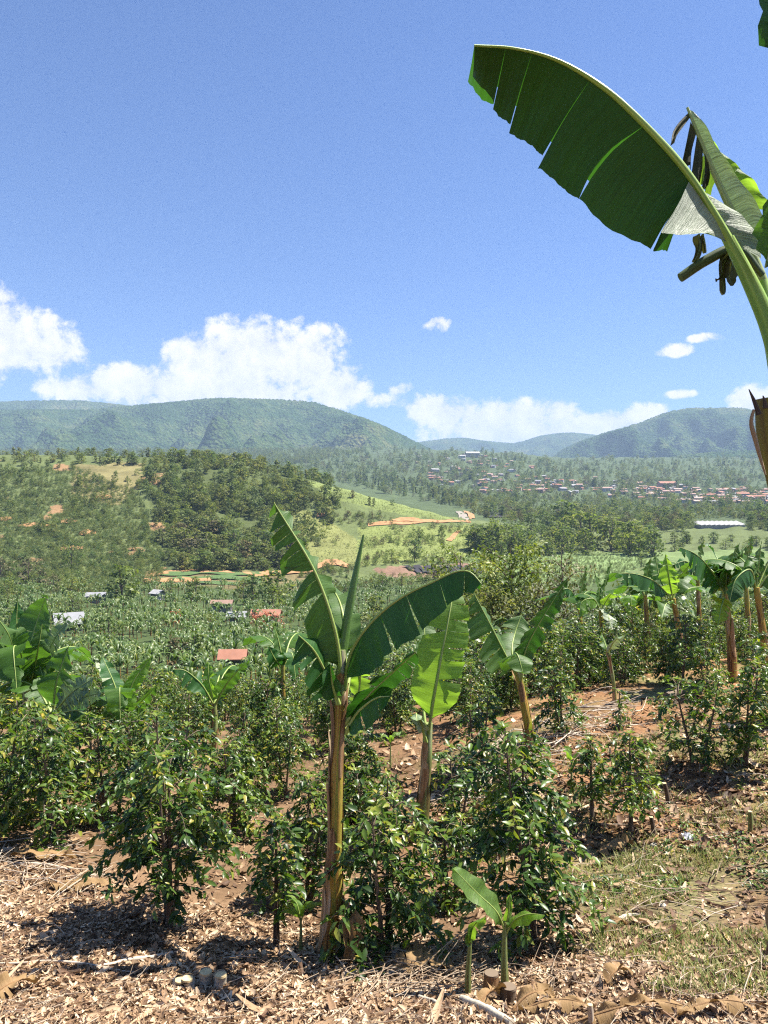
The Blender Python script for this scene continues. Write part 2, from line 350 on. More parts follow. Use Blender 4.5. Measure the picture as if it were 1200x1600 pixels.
MAT['blade_young'] = banana_leaf_mat('banana_blade_young', (0.10, 0.21, 0.035), (0.13, 0.22, 0.06), (0.34, 0.58, 0.035), trans=0.52)
MAT['blade_pale'] = banana_leaf_mat('banana_blade_waxy', (0.17, 0.24, 0.12), (0.36, 0.41, 0.29), (0.20, 0.32, 0.08), trans=0.2, va=1.7)
MAT['blade_dry'] = banana_leaf_mat('banana_blade_dry', (0.30, 0.18, 0.08), (0.34, 0.22, 0.11), (0.30, 0.16, 0.05), trans=0.2, dry=1.0, rough=0.75)
MAT['blade_dead'] = banana_leaf_mat('banana_blade_withered', (0.055, 0.055, 0.022), (0.07, 0.07, 0.03), (0.10, 0.11, 0.02), trans=0.2, dry=0.25, rough=0.65)
MAT['rib'] = fibre_mat('banana_midrib', [(0, (0.10, 0.18, 0.025)), (.5, (0.25, 0.34, 0.06)), (1, (0.48, 0.52, 0.22))], ax=(8, .6), bumpd=.002, rough=.4, spec=.5)
MAT['petiole'] = fibre_mat('fresh_petiole', [(0, (0.07, 0.17, 0.02)), (.5, (0.20, 0.36, 0.04)), (1, (0.48, 0.60, 0.16))], ax=(8, .6), bumpd=.002, rough=.4, spec=.5)
MAT['rib_dark'] = fibre_mat('banana_petiole_dark', [(0, (0.05, 0.07, 0.02)), (.6, (0.12, 0.17, 0.05)), (1, (0.3, 0.33, 0.14))], ax=(8, .6), bumpd=.002, rough=.45, spec=.4)  # darker green for the cut petiole and withered leaf ribs
MAT['stem'] = fibre_mat('banana_stem', [(0, (0.04, 0.018, 0.014)), (.26, (0.12, 0.055, 0.022)), (.42, (0.34, 0.17, 0.04)), (.56, (0.46, 0.29, 0.055)), (.70, (0.33, 0.29, 0.04)), (.84, (0.22, 0.24, 0.035)), (1, (0.5, 0.42, 0.22))], ax=(20, 1.9), bumpd=.02)
MAT['stem_green'] = fibre_mat('banana_stem_green', [(0, (0.04, 0.02, 0.015)), (.35, (0.16, 0.12, 0.04)), (.5, (0.20, 0.22, 0.06)), (.75, (0.22, 0.29, 0.09)), (1, (0.45, 0.40, 0.28))], ax=(16, 1.6))
MAT['sheath'] = fibre_mat('dry_sheath', [(0, (0.09, 0.045, 0.025)), (.4, (0.25, 0.13, 0.055)), (.7, (0.42, 0.26, 0.12)), (1, (0.62, 0.47, 0.30))], ax=(20, 1.2), rough=.7)
MAT['bark'] = fibre_mat('coffee_bark', [(0, (0.05, 0.035, 0.025)), (.5, (0.15, 0.11, 0.075)), (1, (0.33, 0.26, 0.19))], ax=(6, 5.0), bumpd=.004, rough=.9, spec=.1)
MAT['twig'] = fibre_mat('pale_twig', [(0, (0.16, 0.10, 0.06)), (.5, (0.36, 0.27, 0.18)), (1, (0.62, 0.53, 0.42))], ax=(5, 4.0), bumpd=.003, rough=.85, spec=.15)
MAT['trunk'] = plain_mat('tree_bark', (0.12, 0.09, 0.065), .4, 3.0, .95)
MAT['litter'] = litter_mat('leaf_litter', [(0, (0.05, 0.028, 0.015)), (.3, (0.16, 0.088, 0.048)), (.6, (0.38, 0.245, 0.135)), (1, (0.74, 0.56, 0.37))])
MAT['stone'] = plain_mat('pale_cut_wood', (0.34, 0.29, 0.22), .4, 22.0, .9, (0.62, 0.55, 0.42), bump=.006)
MAT['cutface'] = plain_mat('cut_face', (0.55, 0.42, 0.22), .3, 30.0, .85)
MAT['plastic'] = plain_mat('white_plastic', (0.75, 0.75, 0.76), .1, 9.0, .4)
# ------------------------------------------------------------------ the land
TCOLS = np.array([-900, -300, 0, 150, 300, 450, 600, 750, 900, 1050, 1200, 1500, 2100], float)
def row(Y, **k): pass
TROWS = [  # distance, screen row of the ground at the 9 inner columns 0,150,...,1200 (outer ones follow)
    (4.6,  [1610, 1610, 1605, 1602, 1600, 1590, 1580, 1560, 1545]),
    (6.0,  [1478, 1480, 1485, 1492, 1492, 1482, 1462, 1440, 1420]),
    (8.0,  [1325, 1335, 1345, 1352, 1352, 1337, 1310, 1290, 1270]),
    (10.5, [1215, 1225, 1240, 1245, 1235, 1198, 1165, 1148, 1128]),
    (14.0, [1150, 1155, 1165, 1165, 1148, 1122, 1097, 1078, 1062]),
    (18.0, [1122, 1128, 1130, 1127, 1108, 1080, 1052, 1034, 1020]),
    (25.0, [1110, 1115, 1118, 1112, 1094, 1058, 1026, 1004, 990]),
    (40.0, [1114, 1115, 1115, 1105, 1090, 1062, 1034, 1014, 1000]),
    (60.0, [1112, 1112, 1110, 1102, 1090, 1072, 1052, 1036, 1022]),
    (100., [1042, 1042, 1042, 1040, 1036, 1028, 1020, 1010, 1002]),
    (150., [985, 985, 985, 985, 983, 980, 976, 968, 962]),
    (220., [938, 938, 938, 938, 937, 934, 931, 926, 922]),
    (290., [905, 904, 902, 903, 900, 896, 894, 892, 890]),
    (340., [850, 852, 862, 868, 868, 872, 877, 877, 875]),
    (390., [795, 796, 802, 820, 833, 850, 863, 864, 862]),
    (440., [738, 738, 740, 748, 782, 822, 850, 851, 850]),
    (480., [712, 713, 718, 742, 788, 818, 840, 838, 836]),
    (560., [736, 736, 738, 750, 800, 812, 824, 820, 817]),
    (800., [748, 748, 748, 756, 786, 792, 800, 800, 796]),
    (1200., [748, 748, 748, 750, 760, 764, 770, 774, 775]),
    (1600., [736, 736, 736, 734, 734, 736, 744, 748, 748]),
    (2000., [716, 716, 716, 716, 712, 712, 724, 725, 724]),
    (2600., [704, 704, 704, 702, 702, 706, 716, 716, 716]),
    (4000., [760] * 9), (9000., [780] * 9)]
_Y = np.array([1.0, 2.0, 3.0] + [r[0] for r in TROWS])
_t = [[-1.62] * 13, [-1.85 / 2] * 13, [-2.45 / 3] * 13]
for Yd, v in TROWS:
    v = np.array(v, float); d0 = (v[0] - v[2]) * .5; d1 = (v[-1] - v[-3]) * .5
    v = np.concatenate([[v[0] + d0 * 2, v[0] + d0], v, [v[-1] + d1, v[-1] + d1 * 1.6]])
    _t.append(list((800 - v) / F))
_t = np.array(_t); _ly = np.log(_Y); _u = (TCOLS - 600) / F

def herm(xk, fk, x):
    """limited cubic interpolation along axis 0 of fk"""
    h = np.diff(xk); d = np.diff(fk, axis=0) / h[:, None]
    m = np.zeros_like(fk); m[0] = d[0]; m[-1] = d[-1]
    a, b = d[:-1], d[1:]; same = a * b > 0
    with np.errstate(divide='ignore', invalid='ignore'):
        hm = 2 * a * b / (a + b)
    m[1:-1] = np.where(same, np.nan_to_num(hm), 0)
    i = np.clip(np.searchsorted(xk, x, side='right') - 1, 0, len(xk) - 2); t = ((x - xk[i]) / h[i])[:, None]
    return (2*t**3-3*t**2+1)*fk[i] + (t**3-2*t**2+t)*h[i][:, None]*m[i] + (-2*t**3+3*t**2)*fk[i+1] + (t**3-t**2)*h[i][:, None]*m[i+1]
# dense table, then bilinear lookups
_LY = np.linspace(_ly[0], _ly[-1], 900); _U = np.linspace(_u[0], _u[-1], 260)
_TAB = herm(_ly, _t, _LY); _TAB = herm(_u, _TAB.T, _U).T
def ground(x, y):
    x = np.asarray(x, float); y = np.asarray(y, float); yy = np.clip(y, 1.0, 8999)
    u = np.clip(x / yy, _U[0], _U[-1] - 1e-6); fy = (np.log(yy) - _LY[0]) / (_LY[1] - _LY[0]); fu = (u - _U[0]) / (_U[1] - _U[0])
    i = np.clip(fy.astype(int), 0, 898); j = np.clip(fu.astype(int), 0, 258); a = fy - i; b = fu - j
    t = _TAB[i, j]*(1-a)*(1-b) + _TAB[i+1, j]*a*(1-b) + _TAB[i, j+1]*(1-a)*b + _TAB[i+1, j+1]*a*b
    z = CZ + t * yy
    z = z + snoise(x, y, 1.6, 3) * .035 * np.clip((yy - 2) / 3, 0, 1) + snoise(x, y, 26., 5) * np.clip((yy - 60) / 200, 0, 1) * .9
    return z + snoise(x, y, 160., 6) * np.clip((yy - 500) / 600, 0, 1) * 5.0
def g1(x, y): return float(ground(np.array([x]), np.array([y]))[0])
# what the eye meets along each direction: used to stand things where the photograph shows their feet
_PX = np.linspace(-450, 1900, 588); _YD = np.exp(np.linspace(math.log(2.5), math.log(2550), 700))
_gx = (_PX[:, None] - 600) / F * _YD[None]; _PYT = 800 - (ground(_gx, np.broadcast_to(_YD, _gx.shape)) - CZ) / _YD * F
_RUN = np.minimum.accumulate(_PYT, axis=1)
def hit(px, py):
    """points on the ground seen at the given picture positions -> (n,3), valid"""
    px = np.atleast_1d(np.asarray(px, float)); py = np.atleast_1d(np.asarray(py, float)); o = np.zeros((len(px), 3)); ok = np.ones(len(px), bool)
    ci = np.clip(np.round((px - _PX[0]) / (_PX[1] - _PX[0])).astype(int), 0, len(_PX) - 1)
    for k in range(len(px)):
        r = _RUN[ci[k]]; i = np.searchsorted(-r, -py[k])
        if i >= len(r): ok[k] = False; i = len(r) - 1
        Yd = _YD[i]
        if 0 < i < len(r) and ok[k]:
            f = (r[i-1] - py[k]) / max(r[i-1] - r[i], 1e-6); Yd = _YD[i-1] + (_YD[i] - _YD[i-1]) * np.clip(f, 0, 1)
        o[k] = ((px[k] - 600) / F * Yd, Yd, 0)
    o[:, 2] = ground(o[:, 0], o[:, 1]); return o, ok
def W(px, py, Y): return np.array([(px - 600) / F * Y, Y, CZ + (800 - py) / F * Y])
def foot(px, Y):
    x = (px - 600) / F * Y; return np.array([x, Y, g1(x, Y)])

# land cover: what actually grows or lies on each piece of ground
MULCH = (0.20, 0.125, 0.07); SOIL = (0.29, 0.155, 0.075); DRYG = (0.20, 0.175, 0.075); LAWN = (0.165, 0.20, 0.065)
PLANT = (0.12, 0.11, 0.05); FOREST = (0.08, 0.10, 0.035); VALLEY = (0.11, 0.135, 0.05); EARTH = (0.44, 0.22, 0.085); CLAY = (0.20, 0.125, 0.085)
COVER = [
    (FOREST, [(215, 708), (330, 700), (480, 735), (510, 770), (480, 800), (470, 895), (260, 895), (245, 820), (225, 770)]),
    (DRYG, [(115, 728), (225, 722), (215, 765), (190, 790), (110, 775)]),
    (LAWN, [(485, 752), (560, 762), (640, 781), (728, 803), (700, 814), (640, 806), (570, 792), (505, 778)]),
    ((0.18, 0.19, 0.065), [(430, 785), (500, 805), (560, 845), (570, 882), (500, 884), (440, 850), (420, 815)]),
    ((0.17, 0.20, 0.06), [(560, 822), (735, 822), (735, 872), (560, 884)]),
    ((0.155, 0.215, 0.08), [(730, 868), (880, 864), (1010, 862), (1010, 884), (920, 915), (740, 935)]),
    ((0.14, 0.19, 0.07), [(1010, 862), (1200, 858), (1200, 885), (1010, 886)]),
    (CLAY, [(578, 886), (650, 884), (745, 880), (735, 899), (600, 902)]),
    ((0.16, 0.13, 0.06), [(225, 893), (480, 890), (480, 916), (235, 920)]),
]
def cover_of(x, y):
    yy = np.maximum(y, 1.0); px = 600 + x / yy * F; py = 800 - (ground(x, y) - CZ) / yy * F
    wob = snoise(x, y, 18., 11) * np.clip(yy / 60, 0.05, 6)
    c = np.empty((len(x), 3)); c[:] = PLANT
    n1 = snoise(x, y, 1.3, 21)[:, None]; n2 = snoise(x, y, 3.0, 22)[:, None]
    near = yy < 30
    right = np.clip((px - 560) / 180, 0, 1)[:, None] * np.clip((1420 - py) / 90, 0, 1)[:, None]
    cn = np.array(MULCH) * (1 - right) + np.array(SOIL) * right
    gr = (right * np.clip(n2 * 1.4 + .1, 0, 1)) ; cn = cn * (1 - gr) + np.array(DRYG) * gr
    g2 = np.clip((px - 840) / 120, 0, 1)[:, None] * np.clip((py - 1310) / 30, 0, 1)[:, None] * np.clip((1530 - py) / 40, 0, 1)[:, None] * np.clip(n2 + .7, 0, 1)
    cn = cn * (1 - g2*.7) + np.array((0.20, 0.20, 0.09)) * g2 * .7
    c[near] = (cn * (1 + .18 * n1))[near]
    far = yy > 100; c[far] = VALLEY
    bf = (yy > 50) & (yy < 268); c[bf] = (0.06, 0.085, 0.03)
    tw = yy > 560; c[tw] = (0.07, 0.095, 0.04)
    mid = (yy > 250) & (yy < 560)
    for colr, poly in COVER:
        k = mid & in_poly(px + wob, py + wob * .5, poly); c[k] = colr
    sl = mid & (px < 260) & (py < 900); n3 = snoise(x, y, 40., 31)
    k = sl & (n3 > .8); c[k] = (0.26, 0.16, 0.08)
    return c
rowsY = np.concatenate([np.exp(np.linspace(0, math.log(20), 130)), np.exp(np.linspace(math.log(20), math.log(285), 85))[1:],
                        np.linspace(285, 490, 118)[1:], np.exp(np.linspace(math.log(490), math.log(8900), 85))[1:]])
us = np.concatenate([np.linspace(-1.2, -.56, 24)[:-1], np.linspace(-.56, .56, 400), np.linspace(.56, 1.2, 24)[1:]])
X = us[None] * rowsY[:, None]; Yg = np.broadcast_to(rowsY[:, None], X.shape)
Z = ground(X, Yg)
# ground behind and around the standing point
rb = [(-400, 500.), (-60, 90.), (-6, 12.), (0., 3.)]
Xb = np.array([us / 1.2 * s for yb, s in rb]); Yb = np.array([np.full(len(us), yb) for yb, s in rb]); Zb = np.full(Xb.shape, CZ - 1.62)
X[0] = us / 1.2 * 3.2; Z[0] = CZ - 1.62
XX = np.concatenate([Xb, X]); YY = np.concatenate([Yb, Yg]); ZZ = np.concatenate([Zb, Z])
nr, nc = XX.shape; i = np.arange(nr - 1)[:, None] * nc; j = np.arange(nc - 1)[None]
q = np.stack([i + j, i + j + 1, i + nc + j + 1, i + nc + j], -1).reshape(-1, 4)
mb = MB(); mb.add(np.stack([XX, YY, ZZ], -1), q)
me = mb.mesh('ground', MAT['ground'])
ca = me.color_attributes.new('cover', 'FLOAT_COLOR', 'POINT')
cc = cover_of(XX.ravel(), YY.ravel()); cc = np.clip(cc, .003, 1)
ca.data.foreach_set('color', np.concatenate([cc, np.ones((len(cc), 1))], 1).ravel().astype(np.float32))
tag(link('ground', me), kind='structure')

# ------------------------------------------------------------------ mountains
def mountain(name, ridge, Yr, Yf, zf, seed, spur=1.0, back=1.25, nx=330, ny=150, relief=0.24):
    r = np.array(ridge, float); px = np.linspace(r[0, 0], r[-1, 0], nx); py = herm(r[:, 0], r[:, 1:2], px)[:, 0]
    u = (px - 600) / F; rng = np.random.default_rng(seed)
    s = np.concatenate([np.linspace(0, 1, ny), np.linspace(1, 2, 26)[1:]])
    Yd = np.where(s <= 1, Yf + (Yr - Yf) * s, Yr + (Yr * back - Yr) * (s - 1))
    UU, SS = np.meshgrid(u, s); DD = np.broadcast_to(Yd[:, None], UU.shape); x = UU * DD
    # the crest wanders nearer and farther so that spurs come forward
    zr = CZ + (800 - py) / F * Yr; wav = snoise(x, DD * .35, 620., seed) ; wav2 = snoise(x, DD * .5, 230., seed + 1)
    prof = np.clip(SS, 0, 1); prof = np.where(SS <= 1, .30 * prof + .70 * np.sin(prof * np.pi / 2) ** 1.5, 1 - (SS - 1) ** 1.4)
    env = np.sin(np.clip(SS, 0, 1) * np.pi) * (SS <= 1)
    z = zf + (zr[None] - zf) * (prof + relief * spur * env * (wav + .5 * wav2 - .95))
    z = np.minimum(z, CZ + (zr[None] - CZ) / Yr * np.minimum(DD, Yr) * np.where(SS <= 1, .985 + .015 * np.clip(SS, 0, 1) ** 6, 1.0))
    z = z + rng.uniform(-1, 1, z.shape) * 4.0 * np.clip(SS * 4, 0, 1)
    n_r, n_c = z.shape; ii = np.arange(n_r - 1)[:, None] * n_c; jj = np.arange(n_c - 1)[None]
    qq = np.stack([ii + jj, ii + jj + 1, ii + n_c + jj + 1, ii + n_c + jj], -1).reshape(-1, 4)
    b = MB(); b.add(np.stack([x, DD, z], -1), qq); tag(link(name, b.mesh(name, MAT['mountain'])), kind='structure')
mountain('mountain', [(-420, 660), (-200, 640), (0, 640), (120, 640), (200, 634), (270, 628), (340, 622), (400, 623), (480, 627), (530, 640), (580, 657), (620, 675), (660, 695), (720, 725), (800, 760)], 3600, 2100, CZ + 70, 41, nx=520)
mountain('mountain', [(-600, 650), (-200, 640), (-60, 631), (40, 626), (110, 625), (180, 631), (260, 645), (340, 680), (420, 720)], 4600, 3400, CZ + 150, 43)
mountain('mountain', [(840, 735), (880, 702), (930, 681), (1000, 660), (1050, 642), (1090, 637), (1150, 637), (1200, 645), (1300, 660), (1450, 640), (1700, 660)], 4300, 2500, CZ + 90, 47, nx=420)
mountain('mountain', [(540, 720), (620, 697), (660, 690), (720, 684), (760, 689), (800, 692), (850, 680), (890, 676), (940, 681), (1000, 690), (1100, 700)], 6500, 4500, CZ + 150, 53, relief=.1)
mountain('mountain', [(980, 735), (1040, 716), (1100, 708), (1180, 704), (1300, 700), (1500, 700)], 2900, 2200, CZ + 60, 59, relief=.12)

# ------------------------------------------------------------------ haze: the air between here and the mountains
hz_m = bpy.data.materials.new('haze_air'); hz_m.use_nodes = True; hn = hz_m.node_tree; hn.nodes.clear()
pvn = N(hn, 'ShaderNodeVolumePrincipled', Color=(0.54, 0.74, 1.0, 1), Density=0.00012, Anisotropy=0.0)
N(hn, 'ShaderNodeOutputMaterial', Volume=pvn.outputs[0])
mb = MB(); x0, x1, y0, y1, z0, z1 = -12000, 12000, -900, 9600, CZ - 420, CZ + 860
mb.add([(x0,y0,z0),(x1,y0,z0),(x1,y1,z0),(x0,y1,z0),(x0,y0,z1),(x1,y0,z1),(x1,y1,z1),(x0,y1,z1)],
       np.array([[0,3,2,1],[4,5,6,7],[0,1,5,4],[1,2,6,5],[2,3,7,6],[3,0,4,7]]))
tag(link('haze', mb.mesh('haze', hz_m, False)), label='thin blue haze lying in the valley air', kind='stuff')
# ------------------------------------------------------------------ middle distance: roads, plots, trees, houses, fields
def drape(name, poly_rows, mat, lift=0.25, kind='structure', label=None):
    """strip following the ground: list of (left picture point, right picture point) pairs"""
    a, _ = hit([p[0][0] for p in poly_rows], [p[0][1] for p in poly_rows]); b, _ = hit([p[1][0] for p in poly_rows], [p[1][1] for p in poly_rows])
    n = len(a) * 5 - 4; a = catmull(a, n); b = catmull(b, n); k = 5
    t = np.linspace(0, 1, k)[None, :, None]; v = a[:, None] * (1 - t) + b[:, None] * t
    v[..., 2] = ground(v[..., 0], v[..., 1]) + lift
    ii = np.arange(n - 1)[:, None] * k; jj = np.arange(k - 1)[None]
    qq = np.stack([ii + jj, ii + jj + 1, ii + k + jj + 1, ii + k + jj], -1).reshape(-1, 4)
    b_ = MB(); b_.add(v.reshape(-1, 3), qq); return tag(link(name, b_.mesh(name, mat)), kind=kind, label=label)
MAT['earth'] = plain_mat('orange_earth', (0.36, 0.18, 0.075), .35, .35, .95, (0.50, 0.28, 0.13))
MAT['roadgrey'] = plain_mat('gravel_road', (0.24, 0.21, 0.17), .2, .3, .95)
MAT['shadenet'] = plain_mat('black_shade_net', (0.03, 0.028, 0.032), .3, .5, .9)
MAT['seedbed'] = plain_mat('seed_bed_green', (0.07, 0.12, 0.035), .3, 1.0, .9)
drape('dirt_road', [((712, 799), (722, 800)), ((716, 804), (730, 806)), ((716, 811), (733, 812))], MAT['roadgrey'], .5)
drape('dirt_bank', [((724, 799), (733, 800)), ((731, 805), (741, 806)), ((734, 812), (742, 811))], MAT['earth'], .6)
drape('dirt_track', [((575, 819), (575, 822)), ((630, 815), (630, 821)), ((690, 814), (690, 818)), ((736, 815), (736, 818))], MAT['earth'], .4)
drape('dirt_bank', [((612, 812), (614, 816)), ((635, 810), (637, 816)), ((655, 812), (657, 817))], MAT['earth'], .7)
drape('dirt_track', [((716, 830), (722, 830)), ((705, 838), (713, 839)), ((697, 845), (706, 847))], MAT['earth'], .4)
drape('dirt_track', [((398, 898), (398, 903)), ((440, 893), (440, 899)), ((480, 888), (480, 897)), ((512, 876), (520, 884)), ((545, 884), (545, 889))], MAT['earth'], .5)
drape('dirt_track', [((228, 899), (225, 904)), ((270, 893), (270, 897)), ((300, 891), (300, 896)), ((345, 892), (345, 896)), ((415, 897), (415, 900))], MAT['earth'], .5)
drape('dirt_bank', [((225, 905), (222, 911)), ((280, 903), (280, 910)), ((330, 904), (330, 911))], MAT['earth'], .5)
for a, b, c in ((28, 85, 822), (95, 120, 816), (123, 150, 834), (0, 18, 812), (150, 175, 778), (95, 130, 858), (495, 512, 806)):
    m = (a + b) / 2; drape('dirt_bank', [((a, c - 1), (a, c + 3)), ((m, c - 4), (m, c + 3)), ((b, c - 2), (b, c + 1))], MAT['earth'], .6)
for k in range(7):
    x0 = 628 + k * 16; drape('nursery_bed', [((x0, 886), (x0 + 11, 885)), ((x0 + 14, 892), (x0 + 26, 891)), ((x0 + 24, 897), (x0 + 38, 896))], MAT['shadenet'], .6)
for a, b, c in ((755, 830, 803), (760, 800, 808)):
    drape('nursery_bed', [((a, c - 2), (a, c + 1)), ((b, c - 3), (b, c + 1))], MAT['shadenet'], .8)
for k in range(3): drape('seed_bed', [((248 + k*2, 896 + k*8), (248 + k*2, 900 + k*8)), ((330, 893 + k*8), (330, 898 + k*8)), ((410, 895 + k*7), (410, 899 + k*7))], MAT['seedbed'], .5)

# --- tree shapes
def tree_shape(seed, kind):
    """unit-height tree: trunk mesh and crown mesh (base at the origin)"""
    rng = np.random.default_rng(seed); tb, cb = MB(), MB()
    wide = dict(round=.34, tall=.20, flat=.46, bush=.50, pine=.16, loose=.34)[kind]; low = dict(round=.08, tall=.12, flat=.25, bush=.03, pine=.12, loose=.16)[kind]
    lean = rng.normal(0, .03, 2); top = np.array([lean[0], lean[1], .9])
    tube(tb, catmull([(0, 0, -.04), (lean[0]*.3 + .01, lean[1]*.3, .3), top], 7), np.linspace(.026, .006, 7), 6)
    nb = dict(round=15, tall=13, flat=14, bush=11, pine=13, loose=16)[kind]; C = []
    for b in range(nb):
        h = low + (1 - low) * (b + rng.uniform(.1, .9)) / nb; f = (h - low) / (1 - low)
        r = wide * (np.sqrt(max(.05, 1 - (2*f - .9)**2 / 1.25)) if kind not in ('pine', 'flat') else ((1.05 - f) if kind == 'pine' else (.5 + .6 * f)))
        a = b * 2.4 + rng.uniform(-.5, .5); rr = r * rng.uniform(.35, .85); c = np.array([np.cos(a) * rr, np.sin(a) * rr, h - .04]); C.append((c, r))
        tube(tb, [top * f * .75 * (h / .9) * .8 + np.array([0, 0, low*.2]), c], [.009, .003], 4, cap=False)
    n = dict(round=34, tall=34, flat=34, bush=36, pine=34, loose=26)[kind]
    for c, r in C:
        sz = max(.075, wide * .42) * rng.uniform(.7, 1.2) if kind != 'pine' else .085
        d = unit(rng.normal(size=(n, 3))); p = c + d * np.array([1, 1, .62]) * sz * rng.uniform(.55, 1.05, (n, 1))
        cards(cb, p, d + np.array([0, 0, .35]) + rng.normal(0, .45, (n, 3)), rng.uniform(.022, .046, n) * (1.15 if kind != 'loose' else .8), np.clip(rng.normal(.5, .22) + rng.normal(0, .16, n), 0, 1), rng)
    return tb, cb
TREES = {}
for k, kind in enumerate(('round', 'tall', 'flat', 'bush', 'pine', 'loose')):
    for v in range(3 if kind in ('round', 'bush') else 2):
        tb, cb = tree_shape(100 + k * 10 + v, kind); TREES[(kind, v)] = (tb.mesh('trunk', MAT['trunk']), cb.mesh('crown', MAT['tree']))
def recolour(key, matname):
    k = (key[0], key[1], matname)
    if k not in TREES:
        m = TREES[key][1].copy(); m.materials[0] = MAT[matname]; TREES[k] = (TREES[key][0], m)
    return TREES[k]
def plant_tree(name, label, group, p, h, key, rot, wide=1.0, mat=None):
    t, c = TREES[key] if mat is None else recolour(key, mat)
    o = thing(name, label, 'tree' if 'tree' in name else 'shrub', p, group); o.scale = (h * wide, h * wide, h); o.rotation_euler = (0, 0, rot)
    link('trunk', t, o); tag(link('crown', c, o), kind='stuff'); return o
def where(p, cuts, names):
    px = 600 + p[0] / p[1] * F; return names[int(np.searchsorted(cuts, px))]
SIZE = lambda h, a, b: 'low' if h < a else 'tall' if h > b else 'middling'
TONE = {'crop': 'light green', 'tree': 'dark green', 'olive_tree': 'olive', 'dry_tree': 'brownish', None: 'dark green'}
def scatter_px(n, poly, rng, gap=0.0):
    P = np.array(poly, float); lo, hi = P.min(0), P.max(0); out_ = []
    while len(out_) < n:
        q_ = rng.uniform(lo, hi, (n * 3, 2)); q_ = q_[in_poly(q_[:, 0], q_[:, 1], poly)]; out_.extend(q_.tolist())
    out_ = np.array(out_[:n]); p, ok = hit(out_[:, 0], out_[:, 1]); return p[ok], out_[ok]

def instancer(name, label, protos, P, S, R, I, kind='stuff', wide=None):
    """one mass of growth: copies of a few shapes on many points"""
    me = bpy.data.meshes.new(name); me.vertices.add(len(P)); me.vertices.foreach_set('co', np.asarray(P, np.float32).ravel())
    for an, d in (('sc', S), ('rt', R), ('ix', I)):
        a = me.attributes.new(an, 'FLOAT', 'POINT'); a.data.foreach_set('value', np.asarray(d, np.float32))
    o = tag(link(name, me), label=label, kind=kind)
    ng = bpy.data.node_groups.new(name, 'GeometryNodeTree'); ng.interface.new_socket('Geometry', in_out='INPUT', socket_type='NodeSocketGeometry'); ng.interface.new_socket('Geometry', in_out='OUTPUT', socket_type='NodeSocketGeometry')
    gi = ng.nodes.new('NodeGroupInput'); go = ng.nodes.new('NodeGroupOutput'); jn = ng.nodes.new('GeometryNodeJoinGeometry')
    def attr(nm):
        n_ = ng.nodes.new('GeometryNodeInputNamedAttribute'); n_.data_type = 'FLOAT'; n_.inputs[0].default_value = nm; return n_.outputs[0]
    rv = ng.nodes.new('ShaderNodeCombineXYZ'); ng.links.new(attr('rt'), rv.inputs[2])
    for k, pm in enumerate(protos):
        po = bpy.data.objects.new(name + '_shape', pm)
        oi = ng.nodes.new('GeometryNodeObjectInfo'); oi.inputs[0].default_value = po; oi.inputs['As Instance'].default_value = True
        cp = ng.nodes.new('FunctionNodeCompare'); cp.data_type = 'FLOAT'; cp.operation = 'EQUAL'; ng.links.new(attr('ix'), cp.inputs[0]); cp.inputs[1].default_value = float(k); cp.inputs['Epsilon'].default_value = .1
        ip = ng.nodes.new('GeometryNodeInstanceOnPoints'); ng.links.new(gi.outputs[0], ip.inputs['Points']); ng.links.new(cp.outputs[0], ip.inputs['Selection'])
        ng.links.new(oi.outputs['Geometry'], ip.inputs['Instance']); ng.links.new(rv.outputs[0], ip.inputs['Rotation']); ng.links.new(attr('sc'), ip.inputs['Scale'])
        ng.links.new(ip.outputs[0], jn.inputs[0])
    ng.links.new(jn.outputs[0], go.inputs[0])
    md = o.modifiers.new('scatter', 'NODES'); md.node_group = ng; return o
def crowns(*keys): return [TREES[k][1] if len(k) == 2 else recolour(k[:2], k[2])[1] for k in keys]

rng = np.random.default_rng(17)
HILLF = [(225, 722), (330, 712), (400, 722), (470, 745), (500, 775), (470, 800), (440, 812), (470, 880), (440, 893), (270, 893), (245, 830), (228, 775)]
p, pp = scatter_px(760, HILLF, rng)
p = p[(snoise(p[:, 0], p[:, 1], 38., 37) > -.55)]; e_, _ = scatter_px(90, [(430, 740), (520, 765), (540, 800), (500, 850), (470, 890), (430, 890)], rng); p = np.concatenate([p, e_]); o_ = np.argsort(p[:, 1]); p = p[o_]; kinds = ['round', 'flat', 'round', 'tall', 'round']
for k in range(0, 210):
    kd = kinds[rng.integers(5)]; h_ = float(np.clip(rng.lognormal(1.6, .33), 2.8, 10)); m_ = ('tree', 'crop', 'olive_tree', 'dry_tree', 'olive_tree')[rng.choice(5, p=[.30, .2, .3, .05, .15])]; py_ = 800 - (p[k][2] - CZ) / p[k][1] * F
    plant_tree('forest_tree', '%s %s tree in the hill wood, %s part, %s' % (SIZE(h_, 4.2, 6), TONE[m_], where(p[k], (300, 380), ('left', 'middle', 'right')), 'along its foot' if py_ > 865 else 'half way up' if py_ > 800 else 'near the top'), 'trees of the hill wood', p[k], h_, (kd, int(rng.integers(2))), rng.uniform(0, 6), rng.uniform(1.1, 1.8), m_)
rest = p[210:]; n = len(rest)
instancer('hill_wood', 'dense dark green wood over the upper part of the hill', crowns(('round', 0), ('round', 1, 'olive_tree'), ('flat', 0, 'olive_tree'), ('round', 2, 'crop'), ('bush', 1)), rest, np.clip(rng.lognormal(1.65, .33, n), 3, 10), rng.uniform(0, 6.28, n), rng.integers(0, 5, n))
